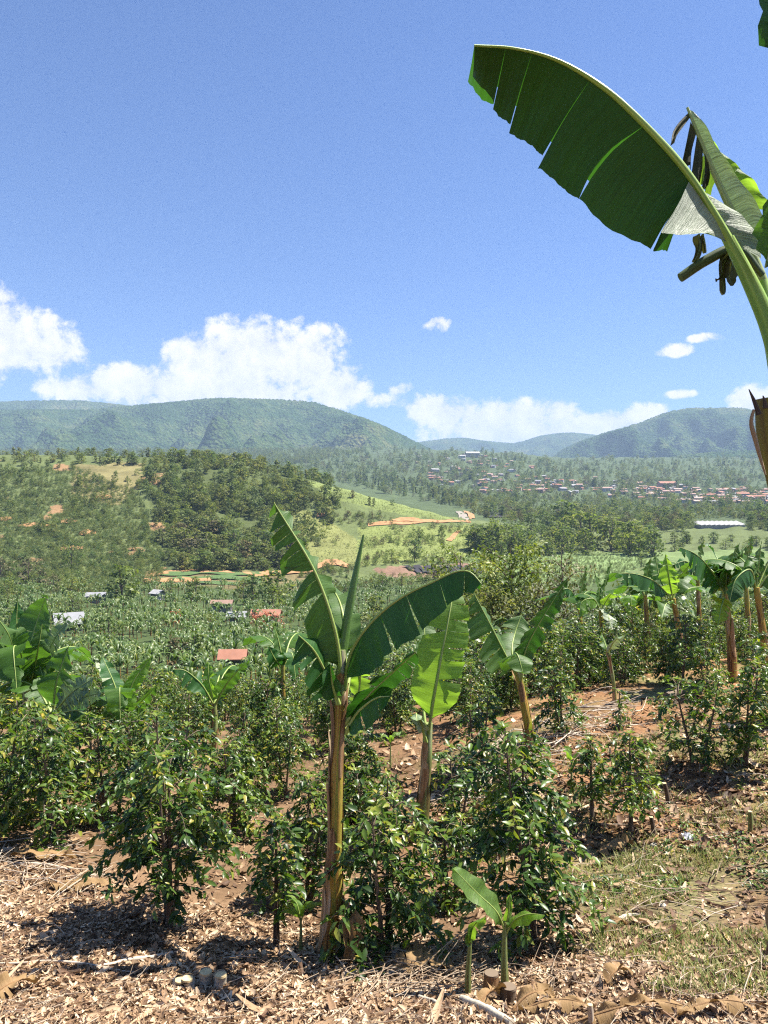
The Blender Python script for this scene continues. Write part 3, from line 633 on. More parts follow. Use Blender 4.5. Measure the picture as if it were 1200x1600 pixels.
# scrub and small coffee or banana plants on the hill sides
LEFT = [(-60, 735), (120, 730), (215, 770), (245, 830), (262, 893), (235, 925), (-60, 930)]
p, pp = scatter_px(8200, LEFT, rng); n = len(p); bare = snoise(p[:, 0], p[:, 1], 40., 31) > .8; p = p[~bare]; n = len(p)
instancer('hillside_plantation', 'close planted coffee and banana rows on the left hillside', crowns(('bush', 0, 'olive_tree'), ('bush', 1), ('bush', 2, 'crop'), ('loose', 0, 'tree'), ('bush', 0, 'field_banana')), p, np.clip(rng.lognormal(.34, .34, n), .9, 3.6), rng.uniform(0, 6.28, n), rng.integers(0, 5, n))
MIDV = [(470, 780), (560, 800), (735, 815), (760, 875), (740, 930), (480, 930), (460, 880)]
p, pp = scatter_px(1500, MIDV, rng); n = len(p); keep = ~(in_poly(pp[:, 0], pp[:, 1], COVER[3][1]) | in_poly(pp[:, 0], pp[:, 1], COVER[7][1])) | (rng.random(n) < .12)
p = p[keep & (snoise(p[:, 0], p[:, 1], 45., 77) > -.05)]; n = len(p)
instancer('valley_scrub', 'low grey green scrub on the grassy valley slope', crowns(('bush', 0), ('bush', 1), ('bush', 2, 'dry_tree'), ('loose', 0)), p, rng.uniform(1.2, 3.0, n), rng.uniform(0, 6.28, n), rng.integers(0, 4, n))
# single trees and shrubs that stand out on the slopes
SINGLE = [(405, 'round', 205, 722, 7), (1, 'round', 172, 718, 6)]
def one(name, label, px, py, h, key, wide=1.0, mat=None, group=None):
    q_, ok = hit([px], [py]); return plant_tree(name, label, group, q_[0], h, key, px * .37, wide, mat)
one('hilltop_tree', 'round dark tree on the skyline of the left hill, right of the dry terrace', 206, 725, 7, ('round', 0), 1.2)
one('hilltop_tree', 'small round tree on the left skyline above the dry terrace', 170, 724, 6, ('round', 1), 1.1)
one('round_shrub', 'single dark round shrub beside an orange scar on the left slope', 112, 885, 10, ('bush', 1), .95)
one('dry_shrub', 'large pale brownish shrub at the left foot of the hill', 45, 915, 10, ('bush', 2), 1.25, 'dry_tree')
one('dry_shrub', 'dull grey brown shrub at the left edge of the hill foot', 0, 905, 9, ('bush', 0), 1.2, 'dry_tree')
one('valley_tree', 'broad yellow green tree standing over the shed roofs in the valley', 192, 945, 11, ('round', 2), 1.3, 'pale_tree')
one('valley_tree', 'dark round tree right of the seed beds in the valley', 430, 945, 10, ('round', 1), 1.4)
one('valley_tree', 'mid green tree just left of the tall banana plant, in the valley', 395, 945, 8, ('round', 0), 1.2)
one('valley_tree', 'dark tree below the seed beds, left of a thatched shelter', 305, 938, 7, ('round', 2), 1.2)
one('valley_tree', 'spreading dark tree in the middle of the grassy slope', 648, 878, 10, ('flat', 0), 1.0)
one('valley_tree', 'second spreading tree behind the one on the grassy slope', 655, 848, 7, ('flat', 1), 1.1)
one('valley_tree', 'low dense bush left of the spreading tree on the grassy slope', 612, 880, 6, ('bush', 1), 1.3)
one('valley_tree', 'small conical tree on the green field edge, left of a pair', 577, 790, 5, ('tall', 0), 1.2)
one('valley_tree', 'small conical tree on the green field edge, right of a pair', 584, 791, 4.5, ('tall', 1), 1.3)
one('valley_tree', 'small round bush alone on the upper green field', 613, 790, 3.5, ('bush', 0), .9)
one('valley_tree', 'reddish brown small tree at the top of the green field', 551, 778, 4.5, ('round', 1), .9, 'dry_tree')
one('valley_tree', 'dark bush standing right of the path in the grass', 690, 838, 6, ('round', 0), 1.1)
# dark valley trees in front of the town
BELT = [(735, 842), (800, 832), (900, 826), (960, 842), (1060, 846), (1200, 844), (1260, 850), (1260, 862), (1000, 862), (900, 868), (760, 872), (730, 860)]
p, pp = scatter_px(95, BELT, rng)
for k in range(len(p)):
    h_ = rng.uniform(6, 13) if p[k][0] / p[k][1] < .36 else rng.uniform(4, 7); plant_tree('valley_belt_tree', '%s dark tree in the belt behind the light green field, %s' % (SIZE(h_, 8, 11), where(p[k], (800, 860, 920, 980, 1040, 1100, 1150), ('at its left end', 'left part', 'left of its middle', 'in its middle', 'right of its middle', 'right part', 'near its right end', 'by the frame edge'))), 'trees of the valley belt', p[k], h_, (('round', 'bush', 'round')[rng.integers(3)], int(rng.integers(2))), rng.uniform(0, 6), rng.uniform(1.1, 1.5))
for k, (px, py, h) in enumerate(((880, 822, 22), (905, 838, 20), (925, 842, 19), (955, 848, 18), (985, 852, 17), (1020, 855, 14), (770, 850, 14), (742, 848, 12))):
    q_, ok = hit([px], [py + 14]); plant_tree('valley_belt_tree', 'very broad dark tree, %s of the eight biggest in the valley belt, left to right' % ('first second third fourth fifth sixth seventh eighth'.split()[sorted([880, 905, 925, 955, 985, 1020, 770, 742]).index(px)]), 'trees of the valley belt', q_[0], h, ('round', k % 3), k, 1.35)
one('field_tree', 'lone thin tree standing in the light green field', 1002, 885, 6, ('loose', 0), 1.0)
# row of dark trees along the field's upper edge and the wooded ground towards the town
p, pp = scatter_px(60, [(535, 752), (620, 768), (720, 795), (735, 780), (640, 752), (560, 742)], rng)
for k in range(len(p)):
    h_ = rng.uniform(8, 14); plant_tree('field_edge_tree', '%s dark tree in the row above the green field, %s' % (SIZE(h_, 10, 12), where(p[k], (570, 605, 640, 675, 705), ('at its upper left end', 'upper left part', 'left of the middle', 'right of the middle', 'lower right part', 'at its right end'))), 'trees along the field edge', p[k], h_, (('tall', 'pine', 'round')[rng.integers(3)], int(rng.integers(2))), rng.uniform(0, 6), 1.2)
FARW = [(450, 738), (520, 716), (620, 700), (720, 702), (860, 718), (1260, 712), (1260, 830), (900, 830), (760, 812), (720, 795), (600, 770)]
p, pp = scatter_px(5200, FARW, rng); n = len(p)
keep = (snoise(p[:, 0], p[:, 1] * .4, 130., 91) > -.35) | (rng.random(n) < .35); keep &= ~((pp[:, 0] > 1082) & (pp[:, 0] < 1168) & (pp[:, 1] > 812)); p = p[keep]; n = len(p)
instancer('far_wood', 'blue green woodland around and above the far town', crowns(('round', 0), ('round', 1, 'olive_tree'), ('flat', 1), ('bush', 0, 'olive_tree'), ('round', 2), ('bush', 1, 'olive_tree'), ('bush', 2, 'dry_tree')), p, np.clip(rng.lognormal(1.75, .4, n), 3, 14) * (1 + (p[:, 1] > 1300) * .3), rng.uniform(0, 6.28, n), rng.integers(0, 7, n))
p, pp = scatter_px(2600, [(-60, 716), (200, 716), (450, 730), (520, 716), (600, 702), (450, 702), (-60, 704)], rng); p = p[p[:, 1] > 1000]; n = len(p)
if n: instancer('foothill_wood', 'hazy woodland at the foot of the left mountain', crowns(('round', 0, 'olive_tree'), ('round', 1), ('bush', 0, 'olive_tree'), ('bush', 1)), p, rng.uniform(5, 12, n), rng.uniform(0, 6.28, n), rng.integers(0, 4, n))

# trees standing along the crest of the left hill
for k in range(120):
    px = -70 + 590 * (k + rng.random()) / 120; Yc = rng.uniform(455, 500); q_ = foot(px, Yc)
    plant_tree('crest_tree', 'tree on the skyline of the near hill, about %s counting from the left' % (str(k + 1) + ('th' if 10 < (k + 1) % 100 < 14 else {1: 'st', 2: 'nd', 3: 'rd'}.get((k + 1) % 10, 'th'))), 'trees on the hill crest', q_, rng.uniform(3.5, 8) * (1.1 if px > 230 else .8), (('round', 'bush', 'round', 'tall')[rng.integers(4)], int(rng.integers(2))), rng.uniform(0, 6), rng.uniform(1.1, 1.7), ('tree', 'olive_tree')[rng.integers(2)])
# wooded scrub on the rest of the near hill, and low crops giving the fields their grain
p, pp = scatter_px(260, [(-60, 722), (120, 716), (225, 716), (225, 790), (262, 890), (180, 880), (-60, 800)], rng); p = p[(snoise(p[:, 0], p[:, 1], 55., 35) > .0)]; n = len(p)
instancer('hill_scrub', 'clumps of taller scrub on the left hillside', crowns(('bush', 0), ('round', 1, 'olive_tree'), ('bush', 2), ('round', 0)), p, np.clip(rng.lognormal(1.15, .35, n), 2.0, 6), rng.uniform(0, 6.28, n), rng.integers(0, 4, n))
p, pp = scatter_px(3600, COVER[5][1], rng); n = len(p)
instancer('field_crop', 'low light green crop rows in the field right of centre', crowns(('bush', 0, 'crop'), ('bush', 1, 'crop')), p, rng.uniform(.5, 1.0, n), rng.uniform(0, 6.28, n), rng.integers(0, 2, n))
p1, _ = scatter_px(1500, COVER[2][1], rng); p2, _ = scatter_px(1500, COVER[3][1], rng); p3, _ = scatter_px(1800, COVER[4][1], rng); p = np.concatenate([p1, p2, p3]); n = len(p)
instancer('field_grass', 'tufted pasture grass on the valley slope', crowns(('bush', 0, 'crop'), ('bush', 1, 'dry_tree'), ('bush', 2, 'olive_tree')), p, rng.uniform(.2, .55, n), rng.uniform(0, 6.28, n), rng.choice(3, n, p=[.6, .15, .25]))
# --- houses
ROOFS = [plain_mat('roof_' + n_, c, .25, .6, .7) for n_, c in (('clay', (0.30, 0.135, 0.085)), ('pink', (0.36, 0.24, 0.19)), ('sheet', (0.24, 0.24, 0.25)), ('rust', (0.24, 0.15, 0.11)), ('white', (0.34, 0.33, 0.32)))]
WALLS = [plain_mat('wall_' + n_, c, .15, .8, .9) for n_, c in (('cream', (0.36, 0.31, 0.25)), ('white', (0.42, 0.40, 0.38)), ('pink', (0.34, 0.22, 0.18)), ('grey', (0.24, 0.23, 0.22)))]
MAT['window'] = plain_mat('dark_window', (0.03, 0.033, 0.04), .3, 2.0, .25)
def box(mb, lo, hi, tint=.5, mat=0):
    (a, b, c), (d, e, f) = lo, hi
    mb.add([(a,b,c),(d,b,c),(d,e,c),(a,e,c),(a,b,f),(d,b,f),(d,e,f),(a,e,f)], np.array([[0,3,2,1],[4,5,6,7],[0,1,5,4],[1,2,6,5],[2,3,7,6],[3,0,4,7]]), tint, None, mat)
def gable(mb, w, d, h, rise, over=.4, thick=.12):
    for s in (-1, 1):
        e = np.array([(-w/2-over, s*(d/2+over), h - rise*over/(d/2)), (w/2+over, s*(d/2+over), h - rise*over/(d/2)), (w/2+over, 0, h+rise), (-w/2-over, 0, h+rise)])
        v = np.concatenate([e, e + [0, 0, thick]]); mb.add(v, np.array([[0,1,2,3],[4,7,6,5],[0,4,5,1],[1,5,6,2],[2,6,7,3],[3,7,4,0]]))
def house_meshes(w, d, h, rise):
    a, b, c = MB(), MB(), MB(); box(a, (-w/2, -d/2, -1.5), (w/2, d/2, h))
    for s in (-1, 1): a.add([(s*w/2, -d/2, h), (s*w/2, d/2, h), (s*w/2, 0, h + rise*.97)], np.array([[0, 1, 2]]))
    gable(b, w, d, h + .02, rise); e = MB(); g = MB()
    for m_, k in ((c, -.3), (e, .3)): box(m_, (w*k - .5, -d/2 - .03, h*.4), (w*k + .5, -d/2 + .05, h*.8))
    box(g, (-.5, -d/2 - .03, 0), (.5, -d/2 + .05, h*.75))
    return a, b, c, e, g
HS = []
for (w, d, h, rise) in ((8, 6, 2.8, 1.3), (11, 7, 3.0, 1.5), (7, 5, 2.6, 1.1), (15, 9, 4.2, 1.8), (9, 8, 5.4, 1.4)):
    HS.append((w, d, h, rise))
_hc = {}
def house(name, label, cat, p, k, wm, rm, rot, sc=1.0, group=None):
    key = (k, wm, rm)
    if key not in _hc:
        a, b, *ws = house_meshes(*HS[k]); _hc[key] = (a.mesh('wall', WALLS[wm], False), b.mesh('roof', ROOFS[rm], False), *[c.mesh('window', MAT['window'], False) for c in ws])
    o = thing(name, label, cat, p, group); o.rotation_euler = (0, 0, rot); o.scale = (sc,) * 3
    for n_, m_ in zip(('wall', 'roof', 'window', 'window', 'door'), _hc[key]): link(n_, m_, o)
    return o
TOWN = [(660, 742), (700, 728), (800, 738), (860, 746), (980, 752), (1090, 758), (1190, 766), (1260, 772), (1260, 790), (1100, 788), (1000, 782), (880, 776), (760, 770), (690, 760)]
TOWN2 = [(640, 716), (760, 712), (860, 735), (740, 738), (650, 732)]
for poly, n in ((TOWN, 190), (TOWN2, 34), ([(1000, 764), (1100, 762), (1210, 770), (1210, 788), (1010, 780)], 60)):
    p, pp = scatter_px(n, poly, rng)
    for k in range(len(p)):
        hk, hw, hr = int(rng.choice(5, p=[.3, .3, .15, .15, .1])), int(rng.integers(4)), int(rng.choice(5, p=[.3, .25, .22, .13, .1]))
        house('town_house', '%s %s walled house with %s roof, far town, %s' % (('small', 'long', 'tiny', 'large', 'two storey')[hk], ('cream', 'white', 'pink', 'grey')[hw], ('clay', 'pale pink', 'grey sheet', 'rusty brown', 'white')[hr], where(p[k], (720, 780, 840, 900, 960, 1020, 1080, 1140), ('far left end', 'left part', 'left slope', 'left of its middle', 'middle', 'right of its middle', 'right part', 'near its right end', 'right end'))), 'house', p[k] + np.array([0, 0, .4]), hk, hw, hr, rng.normal(0, .5), rng.uniform(.75, 1.15), 'houses of the far town')
q_, ok = hit([738], [714]); house('hill_house', 'big pale building alone on the wooded rise above the town', 'building', q_[0], 3, 0, 4, .1, 2.2)
q_, ok = hit([722], [716]); house('hill_house', 'low white annex left of the big pale hilltop building', 'building', q_[0], 1, 1, 4, -.2, 1.6)
q_, ok = hit([1042], [762]); house('red_roof_hall', 'hall with wide red gabled roof on the right side of the town', 'building', q_[0], 3, 2, 0, .05, 1.9)
# long greenhouse with sawtooth white roofs on the right
q_, ok = hit([1125], [826]); gh = thing('greenhouse', 'long white sawtooth roofed greenhouse at the right of the valley', 'greenhouse', q_[0])
Wg = 68 / F * q_[0][1]; b_ = MB(); box(b_, (-Wg/2, -5, -1), (Wg/2, 8, 2.6)); part('wall', b_, WALLS[3], gh, smooth=False)
for k in range(9):
    b_ = MB(); x0 = -Wg/2 + k * Wg/9; w9 = Wg/9
    b_.add([(x0, -5.4, 2.6), (x0 + w9*.97, -5.4, 3.3), (x0 + w9*.97, 8.4, 5.6), (x0, 8.4, 4.6), (x0, -5.4, 2.5), (x0 + w9*.97, -5.4, 3.2), (x0 + w9*.97, 8.4, 5.5), (x0, 8.4, 4.5)], np.array([[0,1,2,3],[4,7,6,5],[0,4,5,1],[1,5,6,2],[2,6,7,3],[3,7,4,0]])); part('roof_panel', b_, ROOFS[4], gh, smooth=False)
# near valley sheds and roofs
def shed(name, label, px, py, Y, w, d, h, rise, wm, rm, rot):
    p = foot(px, Y); p[2] = CZ + (800 - py) / F * Y - h - rise
    a, b, *ws = house_meshes(w, d, h, rise); box(a, (-w/2 + .05, -d/2 + .05, -6), (w/2 - .05, d/2 - .05, -1.4)); o = thing(name, label, 'shed', p); o.rotation_euler = (0, 0, rot)
    part('wall', a, WALLS[wm], o, smooth=False); part('roof', b, ROOFS[rm], o, smooth=False); [part(n_, c, MAT['window'], o, smooth=False) for n_, c in zip(('window', 'window', 'door'), ws)]
shed('tin_shed', 'shed with pale grey sheet roof behind the left banana plants', 107, 958, 150, 4.8, 4.8, 1.4, 1.7, 3, 2, .5)
shed('tile_hut', 'little hut with bright orange tiled roof left of the tall banana plant', 364, 1016, 92, 2.6, 2.0, 1.1, .7, 1, 0, .08)
shed('pink_house', 'pink house with grey roof behind the flowering bushes in the valley', 416, 953, 165, 5.6, 3.6, 1.4, .9, 2, 0, .0)
shed('tin_shed', 'grey roofed shed at the left end of the valley house row', 370, 956, 168, 3.6, 3.2, 1.3, .8, 3, 2, .1)
shed('tin_shed', 'low white roofed shed left of the broad yellow green tree', 150, 926, 215, 4.6, 3.6, 1.2, .8, 3, 2, .2)
shed('tin_shed', 'tiny white roofed hut just right of the broad yellow green tree', 247, 922, 220, 3.2, 2.8, 1.2, .8, 1, 4, -.6)
shed('thatched_shelter', 'low brown roofed open shelter below the seed beds', 347, 938, 190, 4.6, 2.8, 1.3, .6, 3, 3, .05)
shed('pink_hut', 'small pink walled hut partly hidden behind the tall banana plant', 449, 1068, 68, 1.5, 1.4, 1.5, .3, 2, 1, .0)
for k, (px, py, s_, lab) in enumerate(((402, 984, 3.4, 'salmon flowering shrub in front of the pink house, leftmost of three'), (416, 985, 3.6, 'salmon flowering shrub in front of the pink house, middle of three'), (434, 984, 3.0, 'salmon flowering shrub in front of the pink house, rightmost of three'), (275, 975, 3.0, 'single small reddish shrub in the banana field, mid left'))):
    one('flowering_shrub', lab, px, py, s_, ('bush', k % 3), 1.0, 'flower')
# ------------------------------------------------------------------ banana plants
def wprof(s, tipcut):
    a = np.clip(s / .22, 0, 1); w = np.sqrt(1 - (1 - a) ** 2)
    b = np.clip((s - .45) / .55, 0, 1); e = 1 - b ** 2.2
    return w * (e * (1 - tipcut) + tipcut * (1 - .35 * b)) if tipcut else w * np.sqrt(np.clip(e, 0, 1))
def hintvec(h, n):
    h = np.asarray(h, float)
    return np.broadcast_to(h, (n, 3)) if h.ndim == 1 else np.stack([np.interp(np.linspace(0, 1, n), np.linspace(0, 1, len(h)), h[:, k]) for k in range(3)], 1)
def blade_side(mb, mid, Tn, hint, Wd, sag, tears, rng, nv, flip, L, gap=.5, jit=.25, rip=.012, pull=.16, phase=0.0):
    n = len(mid); S = hintvec(hint, n); S = unit(S - Tn * np.sum(S * Tn, 1, keepdims=True))
    s = np.linspace(0, 1, n); cut = [0] + sorted(set(int(np.clip(round(t * (n - 1)), 1, n - 2)) for t in tears)) + [n - 1]
    for a, b in zip(cut[:-1], cut[1:]):
        if b <= a: continue
        k = np.arange(a, b + 1); whole = len(cut) == 2
        dsag = 0 if whole else rng.normal(0, jit); wf = 1 if whole else rng.uniform(.82, 1.05)
        roll = 0 if whole else rng.normal(0, jit * .7)
        c = s[k].mean(); g = 0 if whole else gap * rng.uniform(.2, 1.0)
        p = mid[k].copy(); rows_ = [p.copy()]; Nn = np.cross(Tn[k], S[k])
        sh = ((c - s[k]) * L * g * .55)[:, None] * Tn[k]
        for v in range(1, nv + 1):
            f = v / nv; d = S[k] + np.array([0, 0, -1.0]) * max(-.4, (sag + dsag)) * f * 1.3 + Nn * roll * f + Tn[k] * pull * f
            p = p + unit(d) * (Wd[k] * wf / nv)[:, None]
            r_ = np.sin(s[k] * L * 34 + phase + f * 1.5) * rip * f + np.sin(s[k] * L * 11 + phase * 2) * rip * 1.6 * f
            rows_.append(p + sh * f + Nn * r_[:, None])
        R = np.stack(rows_, 1); m = len(k)
        if whole is False or True:     # uneven outer edge
            R[:, -1] += (R[:, -1] - R[:, -2]) * rng.uniform(-.22, .12, (m, 1))
        uv = np.stack([np.broadcast_to((s[k] * L)[:, None], (m, nv + 1)), np.broadcast_to(np.linspace(0, 1, nv + 1)[None], (m, nv + 1))], -1)
        ii = np.arange(m - 1)[:, None] * (nv + 1); jj = np.arange(nv)[None]
        q_ = np.stack([ii + jj, ii + jj + 1, ii + nv + 1 + jj + 1, ii + nv + 1 + jj], -1).reshape(-1, 4)
        if flip: q_ = q_[:, ::-1]
        mb.add(R.reshape(-1, 3), q_, .5, uv)
def leaf_geo(pts, A, B, wA, wB, sag=(.3, .3), tearsA=(), tearsB=(), seed=0, bare=.1, tip=0.0, r0=.016, n=44, nv=5, gap=.5, jit=.25, rip=.012, pull=.16, ribtint=.55):
    """blade mesh builder and midrib builder in world coordinates"""
    rng = np.random.default_rng(seed); mid = catmull(pts, n); L = np.linalg.norm(np.diff(mid, axis=0), axis=1).sum()
    s = np.linspace(0, 1, n); rb = MB(); tube(rb, mid, np.interp(s, [0, bare, 1], [r0 * 1.35, r0, r0 * .22]), 6 if n > 14 else 4, ribtint, cap=False)
    i0 = int(bare * n); m = mid[i0:]; Tn = unit(np.gradient(m, axis=0)); sb = np.linspace(0, 1, len(m)); w = wprof(sb, tip)
    bb = MB(); ph = rng.uniform(0, 6)
    blade_side(bb, m, Tn, np.asarray(A)[int(0):], w * wA, sag[0], tearsA, rng, nv, False, L, gap, jit, rip, pull, ph)
    blade_side(bb, m, Tn, B, w * wB, sag[1], tearsB, rng, nv, True, L, gap, jit, rip, pull, ph + 1)
    return bb, rb
def rtears(rng, n, lo=.1, hi=.97): return sorted(rng.uniform(lo, hi, n))

def add_leaf(plant, base, pts, A, B, wA, wB, mat='blade', rib='rib', **kw):
    bb, rb = leaf_geo(pts, A, B, wA, wB, **kw)
    lf = part('leaf', bb, MAT[mat], plant, base); part('midrib', rb, MAT[rib], lf, base); return lf
def pxl(Y, pts): return [W(p[0], p[1], Y + (p[2] if len(p) > 2 else 0)) for p in pts]

def pseudostem(plant, base, pts, radii, mat='stem', seed=0, nsh=5, tint=.5, sides=20, rings=34):
    rng = np.random.default_rng(seed); P = catmull(pts, rings); R = np.interp(np.linspace(0, 1, rings), np.linspace(0, 1, len(radii)), radii)
    # overlapping leaf bases make slow steps along the stem
    R = R * (1 + .05 * np.sin(np.linspace(0, 1, rings) * 17 + seed)) ; tt = tint + .28 * np.sin(np.linspace(0, 1, rings) * 7 + seed * 1.7) * .5 + np.linspace(-.08, .14, rings)
    b = MB(); tube(b, P, R, sides, tt, flute=.045, nfl=4, ph=seed); part('pseudostem', b, MAT[mat], plant, base)
    T, Xf, Yf = frames(P)
    for k in range(nsh):       # dry sheaths peeling away
        a0 = rng.uniform(0, 6.28); span = rng.uniform(.9, 1.9); i0 = int(rng.uniform(0, .72) * rings); ln = int(rng.uniform(.18, .42) * rings); i1 = min(rings - 1, i0 + ln)
        ks = np.arange(i0, i1 + 1); aa = np.linspace(-.5, .5, 7); v = []; uv = []
        for q_ in ks:
            f = (q_ - i0) / max(1, i1 - i0); wd = span * max(.05, math.sin(math.pi * (.12 + .88 * f)) ** .6); lift = .003 + (.010 + .012 * (k % 3)) * f ** 3 * rng.uniform(.8, 1.2)
            for t in aa:
                an = a0 + t * wd + f * .5; r_ = R[q_] * (1.05 + .03 * math.cos(t * 6)) + lift
                v.append(P[q_] + r_ * (math.cos(an) * Xf[q_] + math.sin(an) * Yf[q_])); uv.append((an / 6.283, f * .8 + k))
        m = len(ks); ii = np.arange(m - 1)[:, None] * 7; jj = np.arange(6)[None]
        q4 = np.stack([ii + jj, ii + jj + 1, ii + 8 + jj, ii + 7 + jj], -1).reshape(-1, 4)
        s_ = MB(); s_.add(v, q4, rng.uniform(.3, .75), uv); part('dry_sheath', s_, MAT['sheath'], plant, base)
    return P, R
def roll_spear(plant, base, pts, r):
    b = MB(); P = catmull(pts, 16); s = np.linspace(0, 1, 16); tube(b, P, r * (1 - s ** 2 * .8) * np.minimum(1, .45 + s * 3), 10, .45, flute=.12, nfl=2); part('rolled_leaf', b, MAT['blade_young_rib'], plant, base)
MAT['blade_young_rib'] = fibre_mat('rolled_young_leaf', [(0, (0.05, 0.12, 0.03)), (.5, (0.10, 0.20, 0.045)), (1, (0.22, 0.34, 0.09))], ax=(9, .5), bumpd=.004, rough=.45, spec=.5)

# ---------- tall plant at the centre
Y0 = 6.0; b0 = foot(516, Y0)
P1 = thing('banana_plant', 'tall banana plant with thick brown stem in the centre foreground', 'banana plant', b0)
pseudostem(P1, b0, [b0 - [0, 0, .08], W(520, 1420, Y0), W(524, 1300, Y0), W(527, 1180, Y0), W(531, 1085, Y0)], [.108, .078, .057, .050, .048, .045], 'stem', 3, 13, .55)
pseudostem(P1, b0, [W(531, 1100, Y0), W(533, 1060, Y0), W(534, 1015, Y0)], [.052, .045, .028], 'stem_green', 5, 4, .62, rings=14)
rg = np.random.default_rng(5)
add_leaf(P1, b0, pxl(Y0, [(533, 1085), (528, 1010, -.05), (497, 905, -.1), (428, 785, -.12)]), [(-.9, -.25, -.15), (-.8, -.2, -.45), (-.45, .1, -.85), (-.35, .1, -.9)], (.35, .93, -.05), .27, .17, 'blade', tearsA=[.45, .52, .57, .64, .7, .76, .82, .88, .94], tearsB=rtears(rg, 6), seed=1, bare=.12, gap=1.1, jit=.4, r0=.017)
roll_spear(P1, b0, pxl(Y0, [(533, 1050), (538, 1000, .03), (552, 915, .03), (568, 836, .03)]), .036)
add_leaf(P1, b0, pxl(Y0, [(537, 1085), (549, 1020, -.1), (596, 957, -.3), (668, 913, -.5), (738, 896, -.65), (752, 912, -.68)]), (.0, -.22, -.97), (0, .95, .05), .33, .26, 'blade_dark', sag=(.15, .5), tearsA=[.40, .58, .76, .9], tearsB=rtears(rg, 6), seed=2, bare=.1, tip=.45, gap=.16, jit=.12, r0=.017)
add_leaf(P1, b0, pxl(Y0, [(536, 1070, .05), (540, 1000, .2), (532, 945, .45), (510, 905, .8)]), (-.9, -.1, .1), (.9, -.2, -.25), .16, .15, 'blade', tearsB=rtears(rg, 7), seed=3, bare=.2, jit=.3)
add_leaf(P1, b0, pxl(Y0, [(527, 1090), (508, 1050, -.1), (487, 1012, -.2), (466, 992, -.25)]), (-.35, -.1, -.95), (.3, .9, 0), .21, .16, 'blade_dark', tearsA=rtears(rg, 7), seed=4, bare=.12, gap=.7)
add_leaf(P1, b0, pxl(Y0, [(540, 1130), (580, 1082, -.2), (622, 1043, -.3), (650, 1019, -.4)]), (-.5, -.55, .15), (.4, .6, -.55), .13, .14, 'blade_dark', tearsB=rtears(rg, 5), tearsA=[.45, .7], seed=7, bare=.1)
add_leaf(P1, b0, pxl(Y0, [(540, 1145), (565, 1107, -.2), (590, 1090, -.3), (613, 1088, -.4)]), (.1, -.5, -.8), (-.2, .8, .3), .17, .14, 'blade_dark', tearsA=[.4, .75], seed=8, bare=.12)
add_leaf(P1, b0, pxl(Y0, [(540, 1085, .1), (553, 1036, .35), (562, 1052, .5), (556, 1118, .55)]), (.95, .1, -.1), (-.95, .1, -.1), .10, .10, 'blade_young', tearsA=rtears(rg, 5), tearsB=rtears(rg, 2), seed=9, bare=.2, sag=(.05, .05))
add_leaf(P1, b0, pxl(Y0, [(529, 1100, -.06), (519, 1066, -.12), (516, 1036, -.14)]), (-.8, -.5, -.2), (.7, -.6, -.2), .10, .08, 'blade_dark', seed=10, bare=.2)
# withered leaf curled at its foot
for k, (pts, w_) in enumerate((([(528, 1465, -.12), (540, 1428, -.2), (554, 1440, -.25), (556, 1490, -.3)], .075), ([(530, 1440, -.13), (538, 1432, -.22), (548, 1470, -.28), (544, 1505, -.3)], .06), ([(534, 1400, .0), (545, 1440, -.1), (552, 1480, -.14), (566, 1505, -.2)], .06))):
    add_leaf(P1, b0, pxl(Y0, pts), (-.8, -.5, .1), (.9, -.3, .2), w_, w_, 'blade_dry', 'sheath', seed=20 + k, bare=.05, n=20, nv=3, rip=.01)

# ---------- second plant, one huge sunlit leaf
Y0 = 8.5; b0 = foot(655, Y0)
P2 = thing('banana_plant', 'slim banana plant carrying one huge sunlit leaf, right of the tallest', 'banana plant', b0)
pseudostem(P2, b0, [b0 - [0, 0, .1], W(659, 1280, Y0), W(666, 1200, Y0), W(669, 1130, Y0)], [.085, .07, .06, .052], 'stem_green', 8, 8, .42)
add_leaf(P2, b0, pxl(Y0, [(668, 1160), (674, 1115, -.1), (689, 1030, -.16), (704, 950, -.1), (712, 905, .1)]), (-.97, .12, -.1), (.97, .1, -.05), .28, .27, 'blade_young', tearsB=[.3, .42, .52, .62, .7, .8, .9], tearsA=[.62, .8], seed=31, bare=.14, tip=.35, sag=(.02, .06), gap=.45, jit=.2, r0=.018, rip=.01)
add_leaf(P2, b0, pxl(Y0, [(666, 1150, .1), (660, 1080, .4), (664, 1010, .7), (662, 965, .9)]), (-.8, -.3, -.2), (.9, .1, -.1), .14, .2, 'blade', tearsA=rtears(rg, 6), seed=32, bare=.25)
add_leaf(P2, b0, pxl(Y0, [(666, 1160, -.05), (655, 1122, -.2), (650, 1115, -.3), (652, 1128, -.4)]), (-.5, -.6, -.4), (.7, -.4, -.2), .10, .09, 'blade_pale', seed=33, bare=.25, n=18, nv=3)

# ---------- third plant
Y0 = 10.4; b0 = foot(828, Y0)
P3 = thing('banana_plant', 'banana plant with drooping torn leaves on the bare brown slope', 'banana plant', b0)
pseudostem(P3, b0, [b0 - [0, 0, .1], W(826, 1140, Y0), W(818, 1095, Y0), W(808, 1045, Y0)], [.075, .06, .052, .046], 'stem', 11, 7, .66)
add_leaf(P3, b0, pxl(Y0, [(808, 1058), (789, 1022, -.1), (764, 972, -.25), (741, 928, -.35)]), (-.55, -.25, -.8), (.3, .9, -.1), .35, .3, 'blade', tearsA=rtears(rg, 6), seed=41, bare=.1, tip=.5, gap=.8)
add_leaf(P3, b0, pxl(Y0, [(809, 1056), (824, 1008, -.1), (852, 958, -.2), (886, 905, -.2)]), (-.6, -.5, .15), (.5, .6, -.5), .25, .25, 'blade_dark', tearsA=rtears(rg, 3), tearsB=rtears(rg, 4), seed=42, bare=.12, tip=.3)
